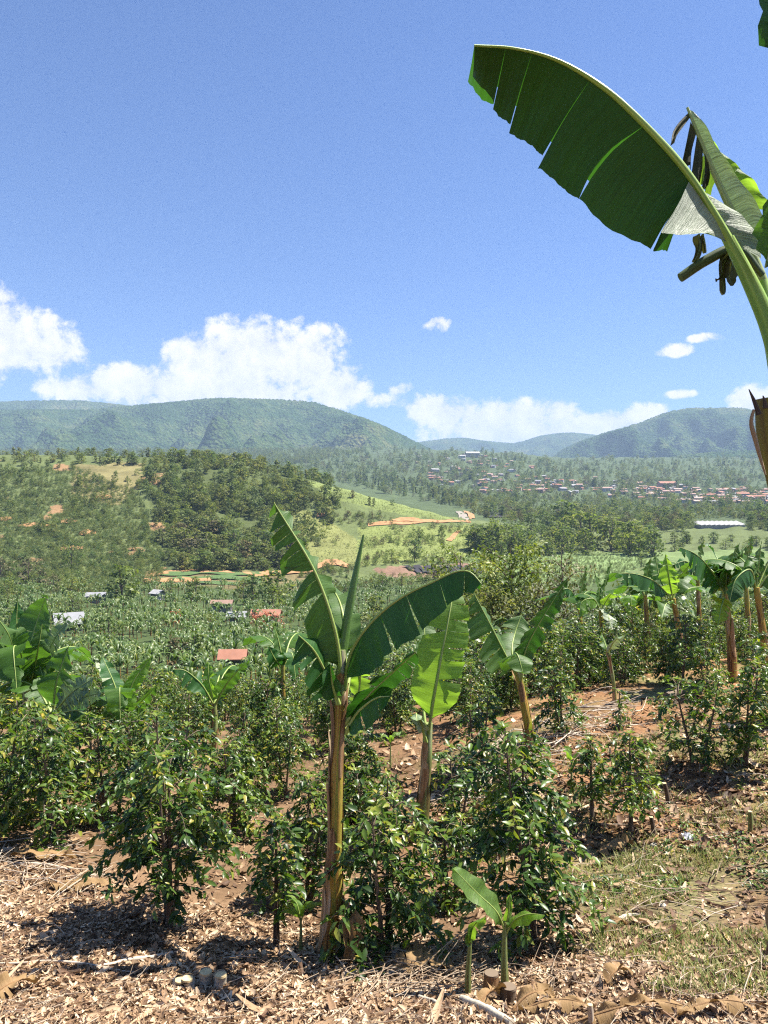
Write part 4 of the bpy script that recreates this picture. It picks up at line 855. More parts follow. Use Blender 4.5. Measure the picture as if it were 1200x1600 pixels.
add_leaf(P3, b0, pxl(Y0, [(808, 1052), (801, 1026, -.25), (808, 1022, -.5), (818, 1054, -.65)]), (-.9, -.1, -.2), (.9, -.1, -.2), .24, .22, 'blade', tearsA=rtears(rg, 4), seed=43, bare=.12)
add_leaf(P3, b0, pxl(Y0, [(809, 1058, .1), (800, 1020, .3), (806, 985, .6), (815, 960, .7)]), (-.9, -.2, .1), (.9, -.2, -.1), .25, .28, 'blade', tearsA=rtears(rg, 5), tearsB=rtears(rg, 3), seed=44, bare=.15)

# ---------- plants of the right-hand slope and the left, in the second rank
def rank(label, px, Y, stem, leaves_, mat='stem', seed=0, r=.08, extra=3, name='banana_plant'):
    b = foot(px, Y); pl = thing(name, label, 'banana plant', b); rr = np.random.default_rng(seed)
    top = W(*stem, Y); pseudostem(pl, b, [b - [0, 0, .15], b * .5 + top * .5 + [.02, 0, 0], top], [r * .9, r * .74, r * .56], mat, seed, 5, .5, 12, 18)
    for k, (pts, wA, mt, mode) in enumerate(leaves_):
        q_ = pxl(Y, pts); q_ = [top - [0, 0, .05]] + q_
        if mode == 'face': A, B = (-.95, -.1, .05), (.95, -.1, -.05)
        elif mode == 'hang': A, B = (0, -.3, -.95), (.1, .95, -.1)
        elif mode == 'comb': A, B = (.6, -.4, -.6), (-.6, .3, .5)
        else: A, B = (-.6, -.6, .2), (.6, .55, -.4)
        nt_ = 14 if mode == 'comb' else int(rr.integers(3, 8))
        add_leaf(pl, b, q_, A, B, wA, wA * .9, mt, tearsA=rtears(rr, nt_), tearsB=rtears(rr, nt_), seed=seed * 20 + k, bare=.14, n=36, nv=3, gap=.8 if mode == 'comb' else .55, jit=.3, r0=.016, tip=float(rr.uniform(0, .35)))
    for k in range(extra):      # leaves turned away from us
        az_ = rr.uniform(.3, 2.8); ln = rr.uniform(.9, 1.5); d = np.array([math.cos(az_), math.sin(az_), 0]); up_ = rr.uniform(.3, .9)
        q_ = [top - [0, 0, .05], top + d * ln * .3 + [0, 0, up_ * .5], top + d * ln * .65 + [0, 0, up_ * .6], top + d * ln + [0, 0, up_ * .25]]
        sd = np.cross(d, [0, 0, 1.0]); add_leaf(pl, b, q_, sd, -sd, .25, .25, 'blade', sag=(.4, .4), tearsA=rtears(rr, 5), tearsB=rtears(rr, 5), seed=seed * 20 + 10 + k, bare=.15, n=26, nv=3)
    return pl
rank('banana plant with one bright upright leaf, left of the large pair on the right slope', 1068, 16.5, (1052, 935),
     [([(1022, 908, -.3), (988, 896, -.6), (966, 896, -.8)], .30, 'blade_dark', 'hang'), ([(1046, 905, -.2), (1040, 866, -.25)], .22, 'blade_young', 'face'), ([(1032, 905, .2), (1024, 868, .4)], .2, 'blade', 'face'), ([(1060, 905, .2), (1072, 885, .5)], .22, 'blade', 'half'), ([(1040, 945, -.4), (1034, 965, -.7)], .2, 'blade', 'face')], 'stem', 51, .085, 6)
rank('tallest banana plant of the right slope with a big dark leaf to its left', 1146, 14, (1133, 928),
     [([(1110, 890, -.2), (1084, 864, -.4), (1062, 855, -.5)], .42, 'blade_dark', 'hang'), ([(1138, 885, -.1), (1156, 848, -.1)], .3, 'blade', 'half'), ([(1124, 900, .3), (1122, 874, .5)], .16, 'blade_young', 'face'), ([(1124, 880, .4), (1106, 848, .8)], .25, 'blade_dark', 'half'), ([(1150, 900, -.3), (1172, 885, -.5), (1186, 900, -.6)], .3, 'blade', 'hang'), ([(1128, 945, -.3), (1122, 975, -.5)], .2, 'blade_young', 'face'), ([(1145, 880, .1), (1168, 850, .3)], .22, 'blade', 'half')], 'stem', 53, .095, 7)
rank('banana plant with leaning brown stem at the right edge of the slope', 1199, 13.5, (1182, 918),
     [([(1172, 890, -.2), (1150, 905, -.4), (1140, 940, -.5)], .3, 'blade_dark', 'hang'), ([(1185, 885, 0), (1190, 845, 0)], .2, 'blade', 'half'), ([(1205, 895, 0), (1235, 885, 0)], .3, 'blade', 'hang'), ([(1200, 880, .2), (1215, 850, .3)], .25, 'blade', 'half')], 'stem', 55, .09, 6)
rank('banana plant with tattered bright leaves just right of the loose pale trees', 942, 19, (938, 950),
     [([(925, 935, -.2), (910, 940, -.3), (905, 965, -.4)], .3, 'blade_young', 'hang'), ([(935, 915, 0), (930, 895, 0)], .15, 'blade', 'half'), ([(945, 915, .1), (955, 880, .2)], .12, 'blade', 'half'), ([(962, 925, -.2), (975, 935, -.4)], .3, 'blade_young', 'half'), ([(950, 960, -.5), (955, 985, -.8)], .25, 'blade_pale', 'comb')], 'stem', 57, .085)
rank('small banana plant behind the coffee bushes in the middle of the right slope', 985, 22, (985, 955),
     [([(975, 935), (965, 920)], .25, 'blade', 'half'), ([(1000, 935), (1012, 925)], .25, 'blade', 'half'), ([(985, 930, -.3), (988, 965, -.6)], .25, 'blade_young', 'face')], 'stem', 59, .08, 4)
for k, (px_, Y_, top_, lab_) in enumerate(((1012, 19.5, (1008, 930), 'leafy banana plant between the two biggest of the right slope, set back'), (1092, 20.0, (1090, 905), 'banana plant behind the coffee, just left of the tallest on the right slope'), (1168, 18.5, (1165, 900), 'banana plant squeezed between the two rightmost stems'), (908, 24.0, (906, 948), 'small dark banana plant beside the thin brownish tree'))):
    rank(lab_, px_, Y_, top_, [([(top_[0] - 18, top_[1] - 28, -.2), (top_[0] - 40, top_[1] - 22, -.4)], .28, 'blade_dark', 'hang'), ([(top_[0] + 4, top_[1] - 35, 0), (top_[0] + 10, top_[1] - 62, 0)], .22, 'blade', 'half'), ([(top_[0] + 18, top_[1] - 22, -.2), (top_[0] + 38, top_[1] - 10, -.4)], .26, 'blade', 'hang')], 'stem', 151 + k, .08, 5)
rank('low young banana with pale spread leaf among the right slope coffee', 962, 13, (950, 1015), [([(962, 1000, -.2), (976, 992, -.3)], .16, 'blade_pale', 'half'), ([(945, 1005, .1), (940, 990, .2)], .12, 'blade', 'half')], 'stem_green', 61, .04, 0)
rank('big leafy banana plant at the far left edge above the coffee', 34, 11, (42, 1078),
     [([(47, 1010, .1), (61, 962, .15), (73, 930, .1)], .34, 'blade', 'face'), ([(32, 1020, .1), (26, 965, .2), (28, 937, .2)], .2, 'blade_dark', 'half'), ([(70, 1030, -.2), (92, 988, -.3), (108, 970, -.3)], .2, 'blade_pale', 'comb'), ([(22, 1020, -.4), (10, 985, -.7), (-8, 960, -.8)], .35, 'blade', 'hang'), ([(30, 1015, -.5), (22, 1010, -.8), (26, 1075, -1.1)], .28, 'blade', 'face'), ([(55, 1040, -.3), (62, 1000, -.5), (66, 975, -.5)], .22, 'blade', 'half')], 'stem_green', 63, .085)
rank('low banana plant with comb torn leaves, second from the left edge', 84, 10.4, (82, 1112),
     [([(90, 1060, -.1), (108, 1008, -.1)], .24, 'blade', 'face'), ([(112, 1082, -.2), (148, 1058, -.3)], .2, 'blade_pale', 'comb'), ([(120, 1092, -.2), (160, 1082, -.4)], .18, 'blade_pale', 'comb'), ([(125, 1110, -.3), (156, 1120, -.5)], .14, 'blade_dark', 'hang'), ([(70, 1070, .2), (62, 1040, .3)], .2, 'blade', 'half')], 'stem_green', 65, .07, 2)
rank('banana plant with two raised leaves in a V, third from the left edge', 192, 11, (189, 1130),
     [([(182, 1080, 0), (160, 1026, .1)], .2, 'blade_dark', 'half'), ([(206, 1070, 0), (239, 1022, .1)], .17, 'blade_young', 'half'), ([(188, 1080, -.3), (187, 1075, -.5), (188, 1128, -.7)], .22, 'blade', 'face'), ([(222, 1095, -.2), (246, 1070, -.3)], .15, 'blade', 'half'), ([(175, 1060, .2), (150, 1035, .3)], .18, 'blade_pale', 'half')], 'stem_green', 67, .075, 1)
rank('small banana plant with three spread leaves below the orange tiled hut', 334, 12.5, (335, 1098),
     [([(327, 1065, 0), (325, 1034, .05)], .13, 'blade_young', 'face'), ([(356, 1066, -.1), (388, 1031, -.2)], .19, 'blade', 'half'), ([(308, 1062, -.2), (284, 1046, -.3), (270, 1046, -.4)], .26, 'blade_dark', 'hang'), ([(345, 1085, .3), (360, 1072, .4)], .15, 'blade', 'half')], 'stem_green', 69, .065, 2)
rank('thin banana plant with dark bare stem left of the tallest', 438, 13.5, (442, 1036),
     [([(436, 1005, 0), (428, 976, 0)], .14, 'blade', 'half'), ([(455, 1020, -.2), (462, 1060, -.4)], .2, 'blade_dark', 'half'), ([(430, 1030, -.2), (420, 1010, -.3)], .18, 'blade_dark', 'half'), ([(452, 1030, .2), (470, 1040, .3)], .2, 'blade_dark', 'hang')], 'stem', 71, .065, 2)

# ---------- young suckers in the foreground
Y0 = 5.25; b0 = foot(789, Y0); S1 = thing('banana_sucker', 'young banana sucker with one long raised leaf, foreground right of centre', 'banana plant', b0)
b_ = MB(); tube(b_, catmull([b0 - [0, 0, .05], W(788, 1490, Y0), W(789, 1440, Y0)], 10), np.linspace(.03, .013, 10), 10, .62); part('pseudostem', b_, MAT['stem_green'], S1, b0)
add_leaf(S1, b0, pxl(Y0, [(789, 1455), (778, 1428, -.03), (745, 1395, -.08), (709, 1358, -.12)]), (-.4, -.75, -.25), (.35, .5, .3), .085, .085, 'blade_young', seed=81, bare=.12, sag=(.05, .05), r0=.007, n=30)
add_leaf(S1, b0, pxl(Y0, [(790, 1460), (806, 1436, -.04), (828, 1428, -.1), (851, 1430, -.16)]), (0, -.8, -.2), (0, .8, -.1), .055, .055, 'blade_young', seed=82, bare=.2, r0=.006, n=26)
add_leaf(S1, b0, pxl(Y0, [(790, 1455), (795, 1425), (797, 1398)]), (-.9, -.2, 0), (.9, -.2, 0), .022, .022, 'blade_young', seed=83, bare=.1, r0=.006, n=20, sag=(0, 0))
Y0 = 5.1; b0 = foot(731, Y0); S2 = thing('banana_sucker', 'small sucker with one crumpled pale leaf beside the cut stump', 'banana plant', b0)
b_ = MB(); tube(b_, catmull([b0 - [0, 0, .05], W(732, 1510, Y0), W(735, 1470, Y0)], 8), np.linspace(.026, .012, 8), 9, .55); part('pseudostem', b_, MAT['stem_green'], S2, b0)
add_leaf(S2, b0, pxl(Y0, [(735, 1475), (737, 1455, -.03), (745, 1440, -.05), (759, 1432, -.08)]), (-.6, -.6, -.3), (.5, -.4, -.6), .05, .055, 'blade_young', seed=84, bare=.15, r0=.006, n=24, tearsB=[.5], rip=.012)
add_leaf(S2, b0, pxl(Y0, [(735, 1480), (730, 1462, -.02), (735, 1448, -.04)]), (-.7, -.4, -.3), (.7, -.3, -.1), .03, .03, 'blade', seed=85, bare=.15, r0=.004, n=16)
for k, (px, py, Y0, h, lab) in enumerate(((470, 1475, 6.0, 62, 'thin green shoot left of the tall banana stem'), (573, 1490, 5.9, 42, 'tiny three leaved shoot right of the tall banana stem'), (893, 1215, 9.0, 55, 'young shoot with a bent pale leaf among right coffee bushes'), (610, 1180, 11.5, 45, 'small bright shoot in the shade behind the tall banana'), (1128, 1190, 10.2, 30, 'small light green shoot under the right hand coffee bush'))):
    b0 = foot(px, Y0); sh = thing('banana_shoot', lab, 'banana plant', b0); t_ = W(px, py - h, Y0) * .0 + b0 + [0, 0, h / F * Y0]
    b_ = MB(); tube(b_, catmull([b0 - [0, 0, .05], b0 * .5 + t_ * .5, t_ * .9 + b0 * .1], 6), np.linspace(.018, .008, 6), 7, .6); part('pseudostem', b_, MAT['stem_green'], sh, b0)
    for j_ in range(3):
        d = np.array([math.cos(j_ * 2.1 + k), math.sin(j_ * 2.1 + k) * .6, 0]); ln = .16 + .05 * j_
        add_leaf(sh, b0, [t_ * .8 + b0 * .2, t_ * .9 + b0 * .1 + d * ln * .4 + [0, 0, .1], t_ + d * ln + [0, 0, .08]], np.cross(d, [0, 0, 1.]), -np.cross(d, [0, 0, 1.]), .035, .035, 'blade_young', seed=90 + k * 3 + j_, bare=.15, r0=.004, n=14, nv=3)

# ---------- the near plant leaning in from the right edge, its big leaf overhead
MAT['olive_stem'] = fibre_mat('olive_cut_stem', [(0, (0.05, 0.03, 0.015)), (.35, (0.16, 0.11, 0.02)), (.6, (0.24, 0.20, 0.02)), (1, (0.36, 0.28, 0.05))], ax=(5, .8))
Y0 = 2.62; b0 = foot(1290, Y0)
PR = thing('banana_plant', 'close banana plant at the right edge with one big dark leaf overhead', 'banana plant', b0)
pseudostem(PR, b0, [b0 - [0, 0, .1], W(1285, 1250, Y0), W(1268, 950, Y0), W(1252, 720, Y0), W(1236, 560, Y0)], [.11, .095, .08, .066, .035], 'stem', 91, 9, .6)
def patch(mb, Y, lines, along=14, across=8, wob=.004, seed=0, flip=False, curve=None, us=.3):
    """curved sheet through a fan of cross lines; the first points may follow a given curve"""
    rng = np.random.default_rng(seed); B_ = np.array([catmull(pxl(Y, l), across) for l in lines]); n = along
    G = np.stack([catmull(B_[:, k], n) for k in range(across)], 1)
    if curve is not None:
        c = catmull(curve, n); f = (1 - np.linspace(0, 1, across))[None, :, None] ** 1.0; G = G + (c - G[:, 0])[:, None, :] * f
    t = np.linspace(0, 1, n)[:, None]; v = np.linspace(0, 1, across)[None]
    G[..., 1] += wob * np.sin(t * 23 + seed) * v + wob * 2 * np.sin(t * 7 + seed * 2) * v
    G[:, -1] += (G[:, -1] - G[:, -2]) * rng.uniform(-.06, .03, (n, 1))
    ii = np.arange(n - 1)[:, None] * across; jj = np.arange(across - 1)[None]; q_ = np.stack([ii + jj, ii + jj + 1, ii + across + jj + 1, ii + across + jj], -1).reshape(-1, 4)
    uv = np.stack([np.broadcast_to(t * us * n / 8 + seed * 3, (n, across)), np.broadcast_to(v * .8, (n, across))], -1); mb.add(G.reshape(-1, 3), q_[:, ::-1] if flip else q_, .5, uv)
RIB = [(1136, 372), (1110, 325, -.015), (1080, 278, -.03), (1010, 198, -.06), (940, 135, -.08), (860, 90, -.1), (800, 75, -.12), (741, 71, -.14)]
ribc = catmull(pxl(Y0, RIB), 200)
def ribpart(pxa, pxb):
    pxs = 600 + ribc[:, 0] / ribc[:, 1] * F; i0 = int(np.argmin(abs(pxs - pxa))); i1 = int(np.argmin(abs(pxs - pxb))); return ribc[i0:i1 + 1]
E = .07
LOBES = [  # (start line, middle lines ..., end line) from the midrib outwards
    [[(1104, 316), (1060, 352, .02), (1044, 392, .05)], [(1090, 292), (1045, 340, .03), (1020, 392, E)]],
    [[(1090, 292), (1045, 340, .03), (1016, 390, E)], [(1050, 240), (1000, 300, .04), (948, 353, E)], [(1008, 196), (958, 236, .04), (925, 277, .06), (904, 312, E)]],
    [[(1008, 196), (954, 234, .035), (921, 275, .055), (904, 312, E)], [(965, 156), (910, 210, .04), (862, 280, E)], [(922, 122), (880, 188, .04), (841, 262, E)]],
    [[(922, 122), (890, 170, .03), (848, 242, E)], [(875, 96), (845, 145, .04), (820, 222, E)], [(832, 82), (815, 138, .03), (796, 206, E)]],
    [[(832, 82), (814, 137, .03), (797, 196, E)], [(790, 74), (782, 115, .03), (770, 172, E)]],
    [[(790, 74), (781, 114, .03), (771, 164, E)], [(765, 72), (757, 105, .03), (748, 150, E)], [(742, 71), (738, 95, .03), (731, 128, E)]]]
bb = MB()
for k, lb in enumerate(LOBES): patch(bb, Y0, lb, 22 if len(lb) > 2 else 10, 9, .0035, k + 1, True, ribpart(lb[0][0][0], lb[-1][0][0]), us=.5)
# far half of the blade, folded back behind the near half
patch(bb, Y0, [[(1092, 296), (1050, 330, .16), (1010, 365, .3)], [(1010, 198, -.06), (960, 240, .1), (925, 285, .22)], [(900, 111, -.09), (868, 160, .06), (845, 205, .18)], [(741, 71, -.14), (742, 95, -.05), (744, 110, .02)]], 40, 7, .006, 9, False, ribpart(1092, 741), us=.5)
lf = part('leaf', bb, MAT['blade_dark'], PR, b0)
rb = MB(); full = catmull(pxl(Y0, [(1240, 640), (1210, 540), (1172, 440)] + RIB), 90); tube(rb, full, np.interp(np.linspace(0, 1, 90), [0, .3, .45, 1], [.03, .022, .0135, .0035]), 8, .6, flute=.12, nfl=2); part('midrib', rb, MAT['petiole'], lf, b0)
bb = MB(); patch(bb, Y0, [[(1076, 284, -.035), (1058, 322, -.08), (1031, 364, -.13)], [(1100, 316, -.02), (1078, 345, -.07), (1052, 366, -.12)], [(1118, 342, -.02), (1098, 358, -.05), (1078, 366, -.09)], [(1142, 382), (1126, 374, -.02), (1106, 364, -.05)]], 30, 8, .002, 12, True)
patch(bb, Y0, [[(1078, 280, -.02), (1092, 292, -.01), (1102, 300)], [(1104, 318, -.01), (1135, 328, .0), (1160, 340, .02)], [(1126, 352, -.01), (1160, 366, .0), (1188, 380, .02)], [(1146, 386), (1168, 392, .0), (1190, 404, .02)]], 30, 8, .003, 13, False)
part('leaf_base', bb, MAT['blade_pale'], PR, b0)
# the second leaf, its end withered
Yb = Y0 + .3; rb = MB(); tube(rb, catmull(pxl(Yb, [(1236, 620), (1208, 490), (1180, 410), (1150, 345), (1120, 280), (1098, 228), (1074, 168)]), 40), np.linspace(.03, .005, 40), 8, .7)
bb = MB(); patch(bb, Yb, [[(1075, 172), (1080, 173), (1087, 180)], [(1100, 233), (1113, 226, -.02), (1124, 234, -.03)], [(1122, 284), (1144, 272, -.03), (1164, 286, -.05)], [(1150, 345), (1172, 334, -.03), (1196, 346, -.05)], [(1172, 390), (1190, 380, -.03), (1210, 385, -.05)]], 44, 7, .006, 21, False)
l2 = part('leaf', bb, MAT['blade_pale'], PR, b0); part('midrib', rb, MAT['rib'], l2, b0)
bb = MB()
for k, ln in enumerate(([[(1076, 176), (1062, 190), (1050, 208), (1047, 222)], [(1078, 184), (1066, 200), (1056, 214), (1052, 226)]], [[(1079, 190), (1072, 220), (1066, 246)], [(1088, 208), (1080, 238), (1078, 268)]], [[(1089, 212), (1086, 240), (1082, 280)], [(1098, 230), (1098, 262), (1092, 296)]], [[(1100, 234), (1102, 265), (1096, 300)], [(1106, 250), (1108, 275), (1104, 292)]])):
    patch(bb, Yb, [[(q_[0], q_[1], -.02 * j_) for j_, q_ in enumerate(l_)] for l_ in ln], 9, 8, .008, 30 + k)
part('withered_blade', bb, MAT['blade_dead'], PR, b0)
bb = MB(); patch(bb, Yb + .12, [[(1096, 205), (1104, 210), (1112, 216)], [(1115, 240), (1135, 245), (1152, 258)], [(1140, 290), (1165, 285), (1188, 302)], [(1160, 330), (1185, 325), (1215, 330)]], 24, 6, .008, 41, True)
patch(bb, Yb + .05, [[(1100, 240), (1092, 262), (1090, 285)], [(1112, 262), (1106, 280), (1104, 300)], [(1120, 280), (1114, 292), (1112, 304)]], 12, 6, .006, 42)
part('leaf', bb, MAT['blade_young'], PR, b0)
add_leaf(PR, b0, pxl(Y0 - .1, [(1240, 600), (1258, 400), (1240, 262), (1222, 300), (1206, 372), (1196, 418)]), (-.7, -.3, .1), (.8, .3, .1), .07, .10, 'blade', seed=106, bare=.6, n=40, sag=(.05, .05))
add_leaf(PR, b0, pxl(Y0 - .15, [(1242, 600), (1272, 300), (1262, 0), (1236, -110), (1205, 0), (1204, 78)]), (-.8, -.2, .1), (.8, .2, 0), .06, .10, 'blade_dark', seed=107, bare=.7, n=70, sag=(.05, .05))
def petiole(pl, b0, pts, Y, r, mat, nm='petiole', tint=.5):
    b = MB(); q_ = catmull(pxl(Y, pts), 18); tube(b, q_, np.interp(np.linspace(0, 1, 18), np.linspace(0, 1, len(r)), r), 12, tint, flute=.1, nfl=2); return part(nm, b, MAT[mat], pl, b0)
petiole(PR, b0, [(1262, 760), (1230, 620), (1198, 500), (1162, 420), (1138, 372)], Y0, [.045, .036, .031, .026, .017], 'petiole', tint=.5)
petiole(PR, b0, [(1256, 760), (1224, 620), (1206, 520), (1186, 440)], Y0 + .08, [.045, .036, .03, .024], 'petiole', tint=.55)
petiole(PR, b0, [(1192, 430), (1150, 388), (1105, 406), (1063, 434)], Y0 + .16, [.012, .016, .017, .016], 'rib_dark', 'cut_petiole', .2)
petiole(PR, b0, [(1272, 960, .05), (1250, 830), (1224, 735), (1206, 670), (1200, 622)], Y0 - .06, [.05, .066, .060, .052, .036], 'olive_stem', 'cut_stem', .55)
petiole(PR, b0, [(1196, 742), (1181, 690), (1174, 655), (1178, 640)], Y0 - .15, [.003, .006, .007, .004], 'sheath', 'torn_edge', .7)
for k, (xa, ya, xb, yb) in enumerate(((1186, 648, 1170, 608), (1196, 638, 1192, 618), (1203, 638, 1208, 612))):
    petiole(PR, b0, [(xa, ya), ((xa + xb) / 2 + 1, (ya + yb) / 2), (xb, yb)], Y0 - .15 + .01 * k, [.009, .006, .0012], 'bark', 'torn_edge', .15 + .1 * (k % 3))
for k, (pts, w_) in enumerate((([(1150, 392), (1132, 410), (1126, 432), (1118, 440)], .030), ([(1155, 395), (1143, 415), (1140, 437), (1146, 446)], .028), ([(1140, 395), (1128, 420), (1130, 448), (1132, 460)], .012), ([(1092, 366), (1094, 385), (1088, 402), (1084, 410)], .008), ([(1098, 366), (1101, 380), (1103, 395)], .004))):
    add_leaf(PR, b0, pxl(Y0 + .15, pts), (-.8, -.5, .1), (.8, -.4, .1), w_, w_, 'blade_dead', 'rib_dark', seed=110 + k, bare=.05, n=16, nv=3, r0=.004)
add_leaf(PR, b0, pxl(Y0, [(1275, 1250), (1248, 1320, -.06), (1216, 1415, -.1), (1197, 1490, -.12)]), (-.7, -.3, .1), (.8, .2, .1), .035, .06, 'blade_dry', 'sheath', seed=118, bare=.1, n=24, nv=3)
# ------------------------------------------------------------------ coffee bushes
def coffee_shape(seed, H=1.7, R=.75, stems=2, dens=1.0, bare=.16, leafL=.086, lod=1.0, yellow=.04):
    """trunk and foliage meshes standing at the origin"""
    rng = np.random.default_rng(seed); tb, fb = MB(), MB(); P, D, U, L, Wd, Tt = [], [], [], [], [], []
    for st in range(stems):
        a = rng.uniform(0, 6.28); off = np.array([math.cos(a), math.sin(a), 0]) * (.0 if stems == 1 else .05); h = H * rng.uniform(.8, 1.0) if st else H
        lean = np.array([math.cos(a), math.sin(a), 0]) * (R * rng.uniform(.15, .5) if stems > 1 else R * rng.uniform(0, .15))
        pts = catmull([off - [0, 0, .06], off + lean * .35 + [0, 0, h * .33], off + lean * .8 + [0, 0, h * .7], off + lean + [0, 0, h]], 16)
        tube(tb, pts, np.linspace(.024 if stems > 1 else .03, .005, 16), 6, np.clip(rng.normal(.45, .1), 0, 1))
        nn = int(h / .058 * dens * lod); az = rng.uniform(0, 6.28)
        for k in range(nn):
            f = bare + (1 - bare) * (k + .5) / nn; p0 = pts[min(15, int(f * 15))]; az += 1.65 + rng.normal(0, .3)
            rad = R * (1 - .55 * f ** 2.2) * rng.uniform(.45, 1.1) * (.55 + .45 * min(1, (f - bare) / .18 + .3))
            for sgn in (0, math.pi):
                if rng.random() < .13: continue
                aa = az + sgn + rng.normal(0, .25); d = np.array([math.cos(aa), math.sin(aa), 0]); rise = rng.uniform(.0, .35) + .45 * f * f
                q_ = catmull([p0, p0 + d * rad * .5 + [0, 0, rad * rise * .6], p0 + d * rad + [0, 0, rad * (rise * .45 - .28)]], 7)
                if lod > .6: tube(tb, q_[::2], np.linspace(.006, .0025, 4), 3, np.clip(rng.normal(.65, .15), 0, 1), cap=False)
                m = max(3, int(rad / (.024 / lod))); ss = np.linspace(.25, 1, m) ** .9
                tone = rng.normal(.46, .2)
                for s_ in ss:
                    fi = s_ * 6; i_ = min(5, int(fi)); p = q_[i_] * (1 - fi + i_) + q_[i_ + 1] * (fi - i_)
                    sd = np.array([-d[1], d[0], 0])
                    for g in (-1, 1):
                        if rng.random() < .15: continue
                        dr = d * rng.uniform(-.1, .9) + sd * g * rng.uniform(.2, 1.0) + rng.normal(0, .22, 3) + np.array([0, 0, rng.uniform(-.75, .3)])
                        P.append(p + rng.normal(0, .012, 3)); D.append(dr); U.append(np.array([rng.normal(0, .45), rng.normal(0, .45), 1.0])); l_ = leafL * rng.uniform(.45, 1.35) / lod ** .35; L.append(l_); Wd.append(l_ * rng.uniform(.36, .48))
                        t_ = tone + rng.normal(0, .13) + .18 * (s_ > .85)
                        Tt.append(1.0 if rng.random() < yellow else min(.92, max(0, t_)))
        for k in range(7):
            aa = k * 2.4; P.append(pts[-1]); D.append(np.array([math.cos(aa), math.sin(aa), rng.uniform(.1, .9)])); U.append(np.array([0, 0, 1.])); L.append(leafL * .8); Wd.append(leafL * .32); Tt.append(.88)
    leaves(fb, np.array(P), np.array(D), np.array(U), np.array(L), np.array(Wd), np.array(Tt)); return tb, fb
COFFEE = {}
def coffee_mesh(key, **kw):
    if key not in COFFEE:
        t, f = coffee_shape(**kw); COFFEE[key] = (t.mesh('trunk', MAT['bark']), f.mesh('foliage', MAT['coffee']))
    return COFFEE[key]
def coffee(label, p, key, sc=1.0, rot=0.0, group=None, wide=1.0):
    o = thing('coffee_bush', label, 'coffee bush', p, group); o.scale = (sc * wide, sc * wide, sc); o.rotation_euler = (0, 0, rot)
    link('trunk', COFFEE[key][0], o); tag(link('foliage', COFFEE[key][1], o), kind='stuff'); return o
for k in range(5): coffee_mesh(('mid', k), seed=200 + k, H=1.6, R=.62 + .04 * k, stems=1 + k % 3, dens=.95, bare=.14 + .03 * (k % 2))
for k in range(4): coffee_mesh(('far', k), seed=220 + k, H=1.6, R=.72, stems=3, dens=1.0, lod=.62, bare=.08)
for k in range(3): coffee_mesh(('thin', k), seed=240 + k, H=1.5, R=.42, stems=1, dens=.8, bare=.34)
# foreground bushes, each its own shape: picture foot, distance, height, spread
HERO = [
    ('many stemmed dark coffee bush casting a shadow, lower left foreground', 268, 6.5, 1.72, .66, 5, 301, .30, .55),
    ('thin coffee bush with two leaf tufts just left of the tall banana stem', 432, 6.15, 1.0, .36, 1, 302, .36, 1.4),
    ('dense coffee bush right beside the tall banana stem', 606, 5.95, 1.15, .58, 3, 303, .18, 1.1),
    ('broad airy coffee bush behind the young sucker in the right foreground', 846, 6.0, 1.68, .60, 2, 304, .16, 1.15),
    ('coffee bush at the front end of the left row, over dry mulch', 92, 8.2, 1.45, .62, 2, 305, .16, 1.0),
    ('coffee bush cut by the left frame edge, over dry mulch', -5, 8.4, 1.4, .62, 2, 306, .14, 1.0),
    ('coffee bush between the front left row and the many stemmed bush', 172, 9.0, 1.35, .6, 2, 307, .14, 1.0),
    ('coffee bush standing behind and right of the many stemmed bush', 370, 8.8, 1.15, .6, 2, 308, .14, 1.0),
    ('leafy coffee bush left of the tall banana stem, at mid height', 478, 7.0, 1.12, .46, 2, 309, .2, 1.1),
    ('round dark coffee bush seen between the two nearest banana stems', 592, 8.6, .80, .42, 2, 310, .1, 1.1),
    ('small coffee bush at the foot of the slim banana plant', 705, 6.9, .75, .36, 2, 311, .15, 1.0),
    ('slender coffee bush with bare leg, left one of the right slope trio', 925, 8.35, .85, .36, 1, 312, .3, 1.6),
    ('coffee bush on a dark bare leg, middle of the right slope trio', 986, 7.9, 1.05, .42, 1, 313, .34, 1.6),
    ('wide coffee bush on the right slope above the grass', 1090, 9.3, 1.15, .48, 2, 314, .2, 1.0),
    ('tall coffee bush near the right frame edge above the grass', 1160, 9.2, 1.25, .48, 2, 315, .22, 1.0),
    ('coffee bush cut by the right frame edge, half way up', 1222, 10.5, 1.3, .5, 2, 316, .2, .9),
    ('bushy coffee plant just below the bare brown slope, left of the drooping banana', 745, 10.2, 1.1, .48, 2, 317, .2, .9),
    ('coffee bush with leaning bare stem in the middle of the right slope', 1066, 13.6, 1.35, .52, 1, 318, .35, .9),
    ('coffee bush left of the bare slope, behind the airy foreground bush', 715, 8.6, .95, .46, 2, 322, .15, 1.0),
    ('leafy coffee bush on the right slope below the upper row, near the frame edge', 1190, 12.2, .85, .4, 2, 323, .12, 1.0),
    ('small coffee bush above the brown log on the right slope', 1110, 12.6, .9, .42, 2, 324, .12, 1.0),
    ('coffee bush right of the drooping banana stem', 880, 11.2, .95, .42, 2, 325, .15, 1.0),
    ('small bright coffee seedling clump on the bare brown slope', 968, 11.2, .55, .26, 1, 319, .2, .9),
    ('low rounded coffee seedling left of the brown log on the slope', 1030, 11.4, .38, .26, 1, 320, .1, 1.0),
    ('coffee bush crowning the slope in front of the drooping banana stem', 815, 8.4, .75, .40, 2, 321, .25, 1.2),
]
for (lab, px, Y, H, R, stems, sd, bare, dens) in HERO:
    coffee_mesh(('hero', sd), seed=sd, H=H, R=R, stems=stems, dens=dens, bare=bare, leafL=.082 if Y < 7 else .08)
    coffee(lab, foot(px, Y), ('hero', sd))
